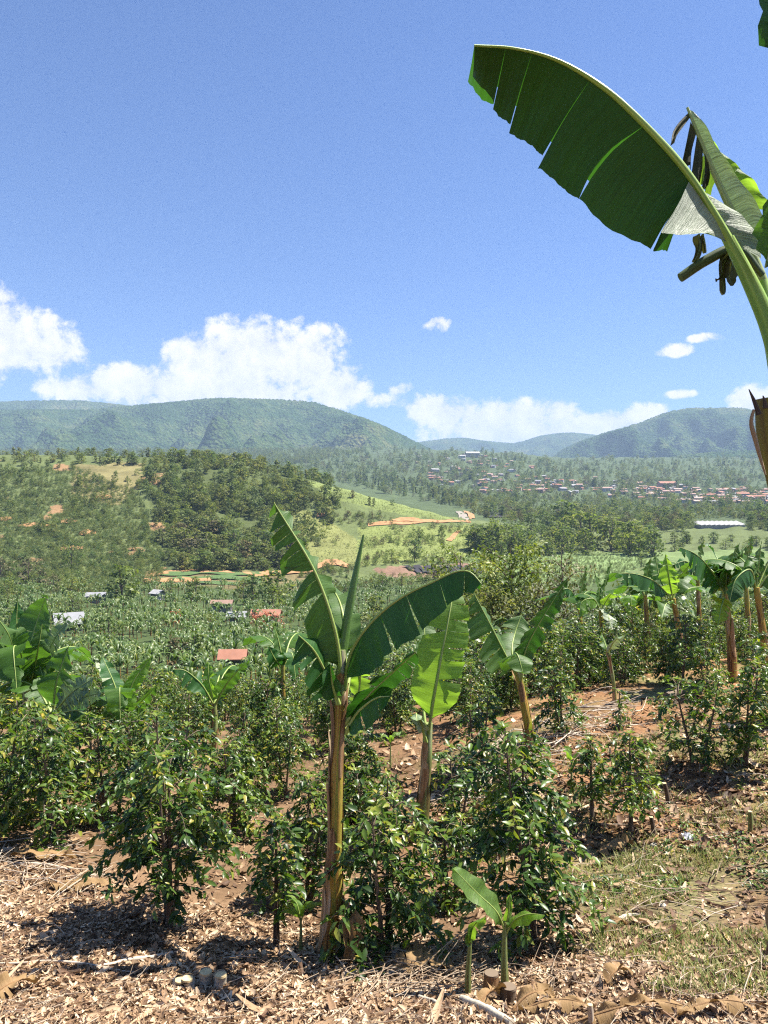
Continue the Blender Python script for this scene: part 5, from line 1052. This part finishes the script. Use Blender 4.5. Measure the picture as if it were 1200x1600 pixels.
# rows behind
rng = np.random.default_rng(77); rowsP = []
CLEAR = [(560, 1222), (700, 1165), (790, 1130), (900, 1102), (1000, 1078), (1260, 1030), (1260, 1640), (560, 1640)]       # bare slope on the right
for Yr in np.arange(9.0, 24.0, 1.25):
    x = -(650 / F) * Yr
    while x < (670 / F) * Yr:
        px = 600 + x / Yr * F; py = 800 - (g1(x, Yr) - CZ) / Yr * F
        free = bool(in_poly(np.array([px]), np.array([py]), CLEAR)[0]); gapl = (430 < px < 640 and 1165 < py < 1240 and rng.random() < .75)
        if not free and not gapl and not (Yr > 19 and px > 720 and rng.random() < .3): rowsP.append((x + rng.normal(0, .15), Yr + rng.normal(0, .25), int(round((Yr - 9) / 1.25))))
        x += rng.uniform(.95, 1.35) if px < 640 else rng.uniform(.72, 1.05)
LAB = lambda px, Y: ('coffee bush in the dense rows on the left' if px < 400 else 'coffee bush in the shaded rows behind the central banana plants' if px < 760 else 'coffee bush in the row along the top of the right slope')
GRP = lambda px: ('left coffee rows' if px < 400 else 'central coffee rows' if px < 760 else 'right slope coffee row')
ORD = lambda n: str(n) + ('th' if 10 < n % 100 < 14 else {1: 'st', 2: 'nd', 3: 'rd'}.get(n % 10, 'th'))
count_ = {}
for (x, Y, ri) in rowsP:
    px = 600 + x / Y * F; key = ('mid', int(rng.integers(5))) if Y < 15 else ('far', int(rng.integers(4)))
    zone = ('left rows', 'central rows', 'right slope rows')[0 if px < 400 else 1 if px < 760 else 2]; cnt = count_.setdefault((zone, ri), 0) + 1; count_[(zone, ri)] = cnt
    lab = 'coffee bush of the %s, %s row back, %s from that row\'s left end' % (zone, ORD(ri + 1), ORD(cnt))
    low_ = .78 if px > 960 and Y < 19.5 else 1.0
    sc = low_ * rng.uniform(.66, .9) * (.92 if px < 560 else 1.0); coffee(lab, np.array([x, Y, g1(x, Y)]), key, sc, rng.uniform(0, 6.28), GRP(px), rng.uniform(.9, 1.1))
print('coffee rows', len(rowsP))
# banana plants of the valley: one mesh each, seen from afar
def field_banana(seed):
    rng = np.random.default_rng(seed); b = MB(); h = rng.uniform(1.4, 2.1); tube(b, catmull([(0, 0, -.3), (.03, 0, h * .5), (.06, .02, h)], 4), [.11, .09, .07, .05], 6, .3, mat=1, cap=False); top = np.array([.06, .02, h])
    for k in range(int(rng.integers(7, 10))):
        a = k * 2.4 + rng.normal(0, .3); d = np.array([math.cos(a), math.sin(a), 0]); ln = rng.uniform(1.2, 2.0); up_ = rng.uniform(.5, 2.1); S_ = np.cross(d, [0, 0, 1.])
        mid = catmull([top - [0, 0, .1], top + d * ln * .28 + [0, 0, up_ * .7], top + d * ln * .62 + [0, 0, up_ * .85], top + d * ln + [0, 0, up_ * .35]], 9); w = wprof(np.linspace(0, 1, 9), .15) * rng.uniform(.13, .24); T_ = unit(np.gradient(mid, axis=0))
        for sg in (-1, 1):
            dr = unit(S_ * sg + np.array([0, 0, -rng.uniform(.1, .9)])); e = mid + dr * (w * rng.uniform(.7, 1.1, 9))[:, None] + [0, 0, -.02]; e += T_ * .06
            v = np.concatenate([mid, e]); i_ = np.arange(8); q_ = np.stack([i_, i_ + 1, i_ + 10, i_ + 9], 1)
            b.add(v, q_ if sg > 0 else q_[:, ::-1], np.clip(rng.normal(.5, .25), 0, 1))
    return b.mesh('banana_plant', [MAT['field_banana'], MAT['stem']])
FB = [field_banana(400 + k) for k in range(6)]
pts = []
for Yr in np.exp(np.linspace(math.log(34), math.log(266), 78)):
    n = int(1400 / F * Yr / (1.45 + Yr * .003)); u = np.linspace(-.58, .58, n) + rng.normal(0, .25 / n, n)
    for u_ in u:
        px = 600 + u_ * F; Y = Yr * rng.uniform(.98, 1.02)
        if px <= 720 and Y < 78: continue
        if px > 720 and Y < 34: continue
        if px > 720 and Y < 70 and rng.random() < .8: continue
        if snoise(np.array([u_ * Y]), np.array([Y]), 34., 88)[0] < -.42: continue
        if px > 720 and Y > 200: continue
        pts.append((u_ * Y, Y))
pts = np.array(pts); pz = ground(pts[:, 0], pts[:, 1]); 
sheds_ = [(107, 150), (364, 92), (415, 165), (370, 168), (150, 215), (449, 68), (347, 190), (247, 220)]
keep = np.ones(len(pts), bool)
for px, Y in sheds_:      # clear a view of the roofs
    if Y > 100: continue
    d_ = np.abs(600 + pts[:, 0] / pts[:, 1] * F - px); keep &= ~((d_ < 420 / Y * 8 + 12) & (pts[:, 1] > Y * .95) & (pts[:, 1] < Y + 5))
pts = pts[keep]; pz = pz[keep]; P3d = np.column_stack([pts, pz])
size = 1 / P3d[:, 1]; order = np.argsort(-size); P3d = P3d[order]
for k in range(min(285, len(P3d))):
    p = P3d[k]; px = 600 + p[0] / p[1] * F
    lab, grp = ('banana plant in the wide valley field behind the left coffee rows', 'valley bananas on the left') if px < 480 else ('banana plant in the valley field behind the central plants', 'valley bananas in the middle') if px < 760 else ('banana plant on the ground behind the right slope', 'valley bananas on the right')
    zb = int(np.clip((px + 60) // 110, 0, 11)); lab = 'banana plant %s, %s of twelve strips from the left' % ('behind the coffee rows' if p[1] < 85 else 'in the nearer valley field', ORD(zb + 1)); grp = 'valley bananas'
    o = tag(link('banana_plant', FB[k % 6], None, p), lab, 'banana plant', grp); s_ = rng.uniform(.65, .95); o.scale = (s_,) * 3; o.rotation_euler = (0, 0, rng.uniform(0, 6.28))
rest = P3d[285:]; n = len(rest); print('field bananas', n)
instancer('banana_field', 'wide field of banana plants filling the valley floor', FB, rest, rng.uniform(.65, 1.05, n), rng.uniform(0, 6.28, n), rng.integers(0, 6, n))
# shrubs and small trees standing up out of the banana field
for k in range(46):
    u_ = rng.uniform(-.55, .12); Yk = rng.uniform(95, 262); px = 600 + u_ * F; q_ = np.array([u_ * Yk, Yk, g1(u_ * Yk, Yk)]); h_ = rng.uniform(3.0, 7.0); kd = ('round', 'bush', 'loose', 'bush')[rng.integers(4)]; m_ = ('tree', 'olive_tree', 'dry_tree', 'pale_tree')[rng.choice(4, p=[.4, .3, .1, .2])]
    plant_tree('field_shrub', '%s %s shrub rising from the banana field, %s part, %s' % (SIZE(h_, 4, 6), {'pale_tree': 'yellow green'}.get(m_) or TONE[m_], where(q_, (60, 160, 260, 360, 460, 560), ('leftmost', 'left', 'left middle', 'middle', 'right middle', 'right', 'rightmost')), 'near' if Yk < 150 else 'half way back' if Yk < 210 else 'far back'), 'shrubs in the banana field', q_, h_, (kd, int(rng.integers(2))), rng.uniform(0, 6), 1.1, m_)
# loose, pale trees right of the centre, half way down to the valley
def loose_tree(name, label, px, pytop, Y, h, spread, mat, seed, nb=26, nl=62, ls=.16):
    rng = np.random.default_rng(seed); b = foot(px, Y); b[2] = CZ + (800 - pytop) / F * Y - h; t = thing(name, label, 'tree', b); tb, cb = MB(), MB()
    tube(tb, catmull([(0, 0, -2), (.1, 0, h * .4), (-.1, .1, h * .95)], 10), np.linspace(.16, .02, 10), 7)
    for k in range(nb):
        f = .22 + .75 * (k + rng.random()) / nb; a = k * 2.4; r = spread * (1.1 - .7 * abs(f - .5)) * rng.uniform(.5, 1.0); p0 = np.array([0, 0, h * f * .9]); d = np.array([math.cos(a), math.sin(a), 0])
        q_ = catmull([p0, p0 + d * r * .5 + [0, 0, r * .35], p0 + d * r + [0, 0, r * rng.uniform(.3, .7)]], 8); tube(tb, q_, np.linspace(.04, .008, 8), 4, cap=False)
        s_ = rng.uniform(.3, 1.05, nl); pp_ = p0 + d * (r * s_)[:, None] + np.array([0, 0, 1.]) * (r * .5 * s_)[:, None] + rng.normal(0, .30, (nl, 3)) * np.array([1, 1, .7]); dd = unit(rng.normal(size=(nl, 3)) + d * .6); dd[:, 2] -= .35
        leaves(cb, pp_, dd, rng.normal(0, .4, (nl, 3)) + [0, 0, 1.], rng.uniform(.7, 1.3, nl) * ls, rng.uniform(.7, 1.2, nl) * ls * .5, np.clip(rng.normal(.5, .22) + rng.normal(0, .15, nl), 0, 1))
    part('trunk', tb, MAT['trunk'], t); part('crown', cb, MAT[mat], t, kind='stuff')
loose_tree('feathery_tree', 'airy yellow green tree right of centre above the coffee slope', 800, 836, 42, 10.5, 3.0, 'pale_tree', 501, 40, 120, .26)
loose_tree('feathery_tree', 'thin brownish tree right of the airy yellow green one', 880, 846, 44, 10, 2.1, 'thin_tree', 502, 26, 60, .22)
loose_tree('feathery_tree', 'low pale green tree behind the tip of the arching banana leaf', 722, 858, 46, 8, 2.6, 'pale_tree', 503, 28, 100, .24)
loose_tree('feathery_tree', 'small olive tree below the brownish one, above the bananas', 850, 900, 36, 6, 1.8, 'thin_tree', 504, 22, 80, .22)
loose_tree('feathery_tree', 'dark green leafy tree on the right behind the slope bananas', 1010, 905, 48, 7, 2.2, 'olive_tree', 505, 24, 90, .26)
loose_tree('feathery_tree', 'green leafy tree left of the airy yellow green one', 770, 905, 40, 6.5, 1.9, 'olive_tree', 506, 24, 90, .24)
# ------------------------------------------------------------------ what lies on the ground
rng = np.random.default_rng(900)
def px_points(n, poly):
    P = np.array(poly, float); lo, hi = P.min(0), P.max(0); q_ = rng.uniform(lo, hi, (int(n * 1.0), 2)); q_ = q_[in_poly(q_[:, 0], q_[:, 1], poly)]
    p, ok = hit(q_[:, 0], q_[:, 1]); p = p[ok]; p[:, :2] += rng.normal(0, .04, (len(p), 2)); p[:, 2] = ground(p[:, 0], p[:, 1]); return p
def chips(mb, P, size, tint, up=.55, nar=1.0):
    """curled scraps of dead leaf, three cross lines each"""
    n = len(P); a = rng.uniform(0, 6.28, n); D = np.stack([np.cos(a), np.sin(a), rng.normal(0, up * .5, n)], 1); D = unit(D)
    S = unit(np.cross(D, np.stack([rng.normal(0, up, n), rng.normal(0, up, n), np.ones(n)], 1))); U = np.cross(S, D); s = size[:, None]; w = s * rng.uniform(.18, .5, (n, 1)) * nar; cu = s * rng.uniform(-.1, .45, (n, 1))
    rows_ = []
    for f, wf in ((-1, .45), (-.3, 1.0), (.4, .9), (1, .25)):
        c = P + D * s * f + U * cu * (f * f - .3); e = U * w * rng.uniform(-.2, .9, (n, 1)); rows_ += [c - S * w * wf + e, c, c + S * w * wf + e]
    v = np.stack(rows_, 1); v[..., 2] += .012
    q_ = np.array([[0, 1, 4, 3], [1, 2, 5, 4], [3, 4, 7, 6], [4, 5, 8, 7], [6, 7, 10, 9], [7, 8, 11, 10]])
    mb.add(v.reshape(-1, 3), ((np.arange(n) * 12)[:, None, None] + q_[None]).reshape(-1, 4), np.repeat(tint, 12))
FRONT = [(-120, 1280), (240, 1400), (500, 1440), (700, 1470), (860, 1440), (1290, 1500), (1700, 1480), (1800, 1700), (-300, 1700), (-300, 1300)]
mb = MB()
P = px_points(62000, FRONT); chips(mb, P, np.clip(rng.lognormal(-3.95, .42, len(P)), .012, .085), np.clip(rng.normal(.55, .28, len(P)) + .2 * snoise(P[:, 0], P[:, 1], .9, 71), 0, 1))
P = px_points(13000, FRONT); chips(mb, P, np.clip(rng.lognormal(-3.6, .35, len(P)), .02, .10), np.clip(rng.normal(.66, .24, len(P)), 0, 1), .8)
P = px_points(15000, [(-300, 1230), (560, 1230), (1290, 1100), (1700, 1080), (1700, 1520), (1290, 1540), (840, 1450), (500, 1450), (-120, 1330)]); chips(mb, P, np.clip(rng.lognormal(-3.5, .4, len(P)), .015, .10), np.clip(rng.normal(.42, .26, len(P)), 0, 1))
P = px_points(6000, [(420, 1120), (1290, 1030), (1290, 1330), (600, 1330)]); chips(mb, P, np.clip(rng.lognormal(-3.1, .4, len(P)), .02, .14), np.clip(rng.normal(.42, .26, len(P)), 0, 1))
P = px_points(90, [(-120, 1290), (600, 1440), (1290, 1440), (1330, 1680), (-160, 1680)]); chips(mb, P, rng.uniform(.09, .24, len(P)), np.clip(rng.normal(.5, .22, len(P)), 0, 1), .25, .28)
P = px_points(60, [(600, 1200), (1290, 1060), (1290, 1440), (640, 1440)]); chips(mb, P, rng.uniform(.09, .28, len(P)), np.clip(rng.normal(.55, .25, len(P)), 0, 1), .25, .25)
tag(link('leaf_litter', mb.mesh('leaf_litter', MAT['litter'])), 'dry tan leaf litter and wood chips covering the ground', None, None, 'stuff')
# twigs
def twigs(n, poly, lo, hi, r, name, label, tint=.6, flat=.12):
    b = MB(); P = px_points(n, poly)
    for p in P:
        a = rng.normal(.25, .7) if rng.random() < .7 else rng.uniform(0, 6.28); l = rng.uniform(lo, hi); d = np.array([math.cos(a), math.sin(a), rng.normal(0, flat)]) * l; k = rng.normal(0, .08 * l, 3); k[2] = abs(k[2])
        q_ = catmull([p - d * .5 + [0, 0, .03], p + k + [0, 0, .035], p + d * .5 + [0, 0, .03 + abs(d[2])]], 5); q_[:, 2] = np.maximum(q_[:, 2], ground(q_[:, 0], q_[:, 1]) + .01)
        tube(b, q_, np.linspace(1, .5, 5) * r * rng.uniform(.5, 1.4), 4, np.clip(rng.normal(tint, .2), 0, 1), cap=False)
    tag(link(name, b.mesh(name, MAT['twig'])), label, None, None, 'stuff')
twigs(1900, FRONT, .06, .35, .0028, 'fallen_twigs', 'thin pale fallen twigs scattered through the front litter', .5)
twigs(420, [(620, 1180), (900, 1060), (1250, 1030), (1280, 1480), (900, 1440), (640, 1330)], .1, .6, .0035, 'fallen_twigs', 'dry stalks scattered over the right slope', .55)
twigs(420, [(700, 1260), (740, 1180), (960, 1090), (1010, 1110), (860, 1190), (760, 1250)], .3, 1.1, .008, 'pruned_stalks', 'swath of pale pruned stalks lying along the bare brown slope', .85)
twigs(90, [(-60, 1290), (120, 1300), (160, 1400), (-60, 1400)], .2, .7, .0045, 'pruned_stalks', 'pile of pale dry stalks at the left edge under the coffee', .8)
twigs(160, [(540, 1500), (720, 1480), (740, 1560), (560, 1550)], .15, .6, .005, 'pruned_stalks', 'tangle of brown stalks right of the tall banana stem', .45)
# grass and weeds of the right-hand side
def grass(n, poly, h, name, label, tint, clump=3.0, thr=-.1, seed=61):
    b = MB(); P = px_points(n, poly); P = P[snoise(P[:, 0], P[:, 1], clump, seed) > thr]; m = len(P); a = rng.uniform(0, 6.28, m); H = h * rng.uniform(.4, 1.3, m); ln = rng.uniform(.2, .9, m)
    D = np.stack([np.cos(a) * ln, np.sin(a) * ln, np.ones(m)], 1); S = np.stack([-np.sin(a), np.cos(a), np.zeros(m)], 1) * .004
    v = np.stack([P - S, P + S, P + D * H[:, None] * .6 + S * .7, P + D * H[:, None] * .6 - S * .7, P + D * H[:, None] * np.array([1.25, 1.25, .9])], 1)
    o = (np.arange(m) * 5)[:, None]; b.add(v.reshape(-1, 3), [o + np.array([[0, 1, 2, 3]]), o + np.array([[3, 2, 4]])], np.repeat(np.clip(rng.normal(tint, .2, m), 0, 1), 5)); tag(link(name, b.mesh(name, MAT['grass'])), label, None, None, 'stuff')
grass(24000, [(860, 1370), (980, 1330), (1290, 1330), (1650, 1290), (1650, 1560), (1290, 1560), (1000, 1560), (880, 1470)], .065, 'grass', 'short grey green grass on the ground at the lower right', .68)
grass(15000, [(700, 1200), (860, 1120), (1250, 1060), (1290, 1340), (860, 1380), (700, 1340)], .08, 'weeds', 'low dry weeds on the brown right hand slope', .72, 1.6, .1, 62)
grass(2500, [(440, 1180), (640, 1150), (640, 1300), (440, 1300)], .06, 'weeds', 'low weeds on the soil behind the tall banana stem', .5, 1.6, .0, 63)
def weed_leaves(n, poly, name, label, seed):
    b = MB(); P = px_points(n, poly); P = P[snoise(P[:, 0], P[:, 1], 1.5, seed) > .15]; m = len(P); k = 6; PP = np.repeat(P, k, 0) + rng.normal(0, .03, (m * k, 3)) * [1, 1, .4] + [0, 0, .03]; a = rng.uniform(0, 6.28, m * k)
    leaves(b, PP, np.stack([np.cos(a), np.sin(a), rng.uniform(0, .8, m * k)], 1), np.tile([0, 0, 1.], (m * k, 1)), rng.uniform(.025, .06, m * k), rng.uniform(.012, .025, m * k), np.clip(rng.normal(.5, .25, m * k), 0, 1)); tag(link(name, b.mesh(name, MAT['coffee'])), label, None, None, 'stuff')
weed_leaves(900, [(870, 1240), (1260, 1200), (1280, 1420), (900, 1400)], 'ground_weeds', 'small broad leaved weeds under the right coffee bushes', 65)
weed_leaves(500, [(700, 1180), (1100, 1080), (1200, 1150), (760, 1300)], 'ground_weeds', 'small weeds on the bare brown slope', 66)
# a few larger single things
def lying(name, label, cat, Y, pts, r, mat='twig', tint=.7, sides=8, cut=False):
    q_ = catmull([np.array([*(foot(p[0], Y + (p[2] if len(p) > 2 else 0))[:2]), 0]) for p in pts], 12); q_[:, 2] = ground(q_[:, 0], q_[:, 1]) + max(r) * .8; b = q_[0].copy()
    o = thing(name, label, cat, b); m = MB(); tube(m, q_, np.interp(np.linspace(0, 1, 12), np.linspace(0, 1, len(r)), r), sides, tint, flute=.06); part('wood', m, MAT[mat], o, b)
    return o
def at_px(px, py): q_, ok = hit([px], [py]); return q_[0]
def stick(name, label, cat, a, b_, r, mat='twig', tint=.75, bend=.03):
    A, B = at_px(*a), at_px(*b_); mid = (A + B) / 2 + [0, bend, 0]; q_ = catmull([A, mid, B], 14); q_[:, 2] = ground(q_[:, 0], q_[:, 1]) + np.linspace(r[0], r[-1], 14) * .9 + .008
    o = thing(name, label, cat, A); m = MB(); tube(m, q_, np.interp(np.linspace(0, 1, 14), np.linspace(0, 1, len(r)), r) * (1 + .1 * np.sin(np.arange(14) * 1.9)), 9, tint, flute=.08, nfl=3); part('wood', m, MAT[mat], o, A); return o
stick('dead_branch', 'long pale branch lying across the litter, lower left', 'branch', (150, 1512), (270, 1492), [.008, .014, .012], tint=.95)
stick('dead_branch', 'second pale branch crossing behind the long one, lower left', 'branch', (0, 1508), (210, 1522), [.007, .010, .006], tint=.85)
stick('dead_branch', 'forked thin branch near the lower left corner', 'branch', (10, 1538), (85, 1532), [.006, .006, .004], tint=.8)
stick('split_log', 'pale split log lying at the bottom edge right of centre', 'log', (722, 1568), (800, 1606), [.024, .028, .022], 'stone', .8)
stick('split_log', 'smaller pale stick left of the split log at the bottom', 'log', (655, 1562), (690, 1578), [.013, .015, .012], 'stone', .7)
stick('dead_branch', 'straight pale stick on the slope pointing to white litter', 'branch', (1078, 1316), (1160, 1302), [.008, .007, .006], tint=.95)
stick('dead_branch', 'thin dark stick across the grass on the right', 'branch', (1060, 1392), (1135, 1394), [.006, .006, .005], tint=.3)
stick('fallen_log', 'brown log lying in front of the upper right coffee row', 'log', (1042, 1093), (1092, 1084), [.06, .065, .06], 'bark', .75)
stick('dead_branch', 'grey branch in the grass at the lower right', 'branch', (965, 1442), (1000, 1432), [.016, .018, .010], tint=.9)
stick('dead_branch', 'pale branch lying under the left bush row', 'branch', (28, 1352), (110, 1362), [.012, .014, .009], tint=.9)
stick('dead_branch', 'root like pale branch at the foot of the tall banana', 'branch', (536, 1530), (596, 1522), [.022, .018, .010], tint=.8)
def stump(name, label, cat, px, py, h, r, mat='stone', tint=.6, lean=(0, 0), cutm='cutface'):
    b = at_px(px, py); o = thing(name, label, cat, b); m = MB(); top = np.array([lean[0], lean[1], h]); q_ = catmull([(0, 0, -.05), top * .5 + [.005, 0, 0], top], 7)
    tube(m, q_, r * np.array([1.25, 1.12, 1.03, 1.0, .98, .98, .97]), 12, tint, cap=False, flute=.07, nfl=3); part('side', m, MAT[mat], o)
    m = MB(); tube(m, [top - [0, 0, .01], top + [0, 0, .003]], [r * .96, r * .93], 12, .6); part('cut_top', m, MAT[cutm], o)
stump('cut_stump', 'short grey stump right of the tall banana stem', 'stump', 617, 1505, .14, .035)
stump('cut_stump', 'thin upright stake at the bottom edge, right of the split log', 'stump', 922, 1606, .13, .016, 'twig', .7)
stump('cut_banana_stump', 'cut brown banana stump beside the two suckers', 'stump', 763, 1556, .15, .05, 'sheath', .3, (.02, 0), 'bark')
stump('cut_banana_stump', 'dark ragged banana stump right of the brown one', 'stump', 790, 1566, .10, .05, 'bark', .25, (.02, 0), 'bark')
stump('cut_stump', 'dark cut coffee stump right of the slope trio', 'stump', 1022, 1306, .19, .022, 'bark', .3, (-.03, 0))
stump('cut_stump', 'leaning dark stump left of the wide right hand coffee bush', 'stump', 1045, 1255, .22, .025, 'bark', .3, (-.05, 0))
stump('cut_stump', 'pale short stake at the right in front of the coffee bush', 'stump', 1172, 1300, .2, .022, 'stem_green', .5, (0, 0))
for k, (px, py, r, h, ln, lab) in enumerate(((272, 1538, .04, .05, (.05, -.03), 'flat pale wood offcut, leftmost of four in the litter'), (295, 1540, .042, .07, (.0, -.03), 'grey wood offcut, second of four in the litter'), (318, 1536, .045, .09, (.02, -.02), 'large grey wood offcut, third of four in the litter'), (341, 1541, .042, .10, (.025, -.03), 'yellow faced wood offcut, rightmost of four in the litter'))):
    stump('wood_offcut', lab, 'wood', px, py, h, r, 'stone', .55 + .1 * k, ln)
# dry banana leaves lying about
def dry_leaf(label, px, py, l, w, az_, up_=.06, seed=0, mat='blade_dry', name='dry_banana_leaf'):
    b = at_px(px, py); o = thing(name, label, 'dry leaf', b); d = np.array([math.cos(az_), math.sin(az_), 0]); s_ = np.array([-d[1], d[0], .15]); rr = np.random.default_rng(seed)
    pts_ = [b - d * l * .5, b - d * l * .15, b + d * l * .2, b + d * l * .5]
    for k, q_ in enumerate(pts_): q_[2] = g1(q_[0], q_[1]) + .02 + (up_ if 0 < k < 3 else 0)
    bb, rb = leaf_geo(pts_, s_ + [0, 0, .35], -s_ + [0, 0, .4], w, w, sag=(.5, .5), tearsA=rtears(rr, 6), tearsB=rtears(rr, 6), seed=seed, bare=.05, n=26, nv=4, gap=.5, jit=.5, rip=.02, r0=.008)
    part('blade', bb, MAT[mat], o, b); part('midrib', rb, MAT['sheath'], o, b)
DRY = [('curled brown banana leaf along the bottom edge, left part', 868, 1584, .45, .045, -.1), ('long orange brown banana leaf along the bottom edge', 990, 1592, .7, .04, -.05), ('dry banana leaf ending at the lower right corner', 1120, 1588, .5, .045, .1),
       ('rolled tan banana leaf lying in front of the dark stump', 835, 1572, .3, .05, .4), ('tan dry leaf at the lower left corner', 20, 1555, .35, .08, .9), ('brown dry fan leaf right of the short grey stump', 660, 1520, .5, .10, .2), ('dry leaf heap behind the short grey stump', 640, 1505, .4, .08, -.3),
       ('brown dead leaf draped before the cut banana stump', 770, 1568, .3, .07, .8), ('pale fallen leaf in the grass, lower right', 960, 1455, .22, .03, .3), ('crumpled tan leaf on the bare ground right of the airy bush', 968, 1535, .25, .06, .5), ('tan dead leaf under the slim banana plant', 720, 1285, .7, .10, .5),
       ('long dead leaf on the slope below the drooping banana', 700, 1300, .9, .07, .65), ('brown dead leaf beside the small bush on the slope', 960, 1330, .4, .06, .2), ('pale dead leaf below the upper right row', 1140, 1120, 1.0, .1, .3), ('dead leaf at the foot of the front left row', 60, 1345, .8, .08, .1), ('withered leaf strip left of the long pale branch', 130, 1392, .7, .07, .05)]
for k, (lab, px, py, l, w, a) in enumerate(DRY): dry_leaf(lab, px, py, l, w, a, seed=700 + k)
# white plastic scraps
for k, (px, py, s_, lab) in enumerate(((1076, 1312, .06, 'crumpled white plastic scrap on the right slope'), (1022, 1322, .035, 'small grey white stone left of the plastic scrap'), (1036, 1416, .025, 'tiny pale pebble in the grass on the right'))):
    b = at_px(px, py); o = thing('plastic_scrap' if k == 0 else 'pale_stone', lab, 'litter' if k == 0 else 'stone', b); r_ = np.random.default_rng(800 + k); n = 9; g = np.stack(np.meshgrid(np.linspace(-1, 1, n), np.linspace(-1, 1, n)), -1).reshape(-1, 2); m = MB()
    if k == 0:
        v = np.column_stack([g * s_ * (1 + r_.normal(0, .1, (81, 1))), np.abs(r_.normal(0, .35, 81)) * s_ + .02]); i_ = np.arange(8)[:, None] * 9; j_ = np.arange(8)[None]; m.add(v, np.stack([i_ + j_, i_ + j_ + 1, i_ + j_ + 10, i_ + j_ + 9], -1).reshape(-1, 4))
        part('crumpled_sheet', m, MAT['plastic'], o, smooth=False)
    else:
        tube(m, [(0, 0, -s_ * .4), (0, 0, 0), (.2 * s_, 0, s_ * .5), (.1 * s_, 0, s_ * .9)], [s_ * .9, s_ * 1.1, s_ * .9, s_ * .3], 9, .8, flute=.12, nfl=3); part('stone_body', m, MAT['stone'], o)
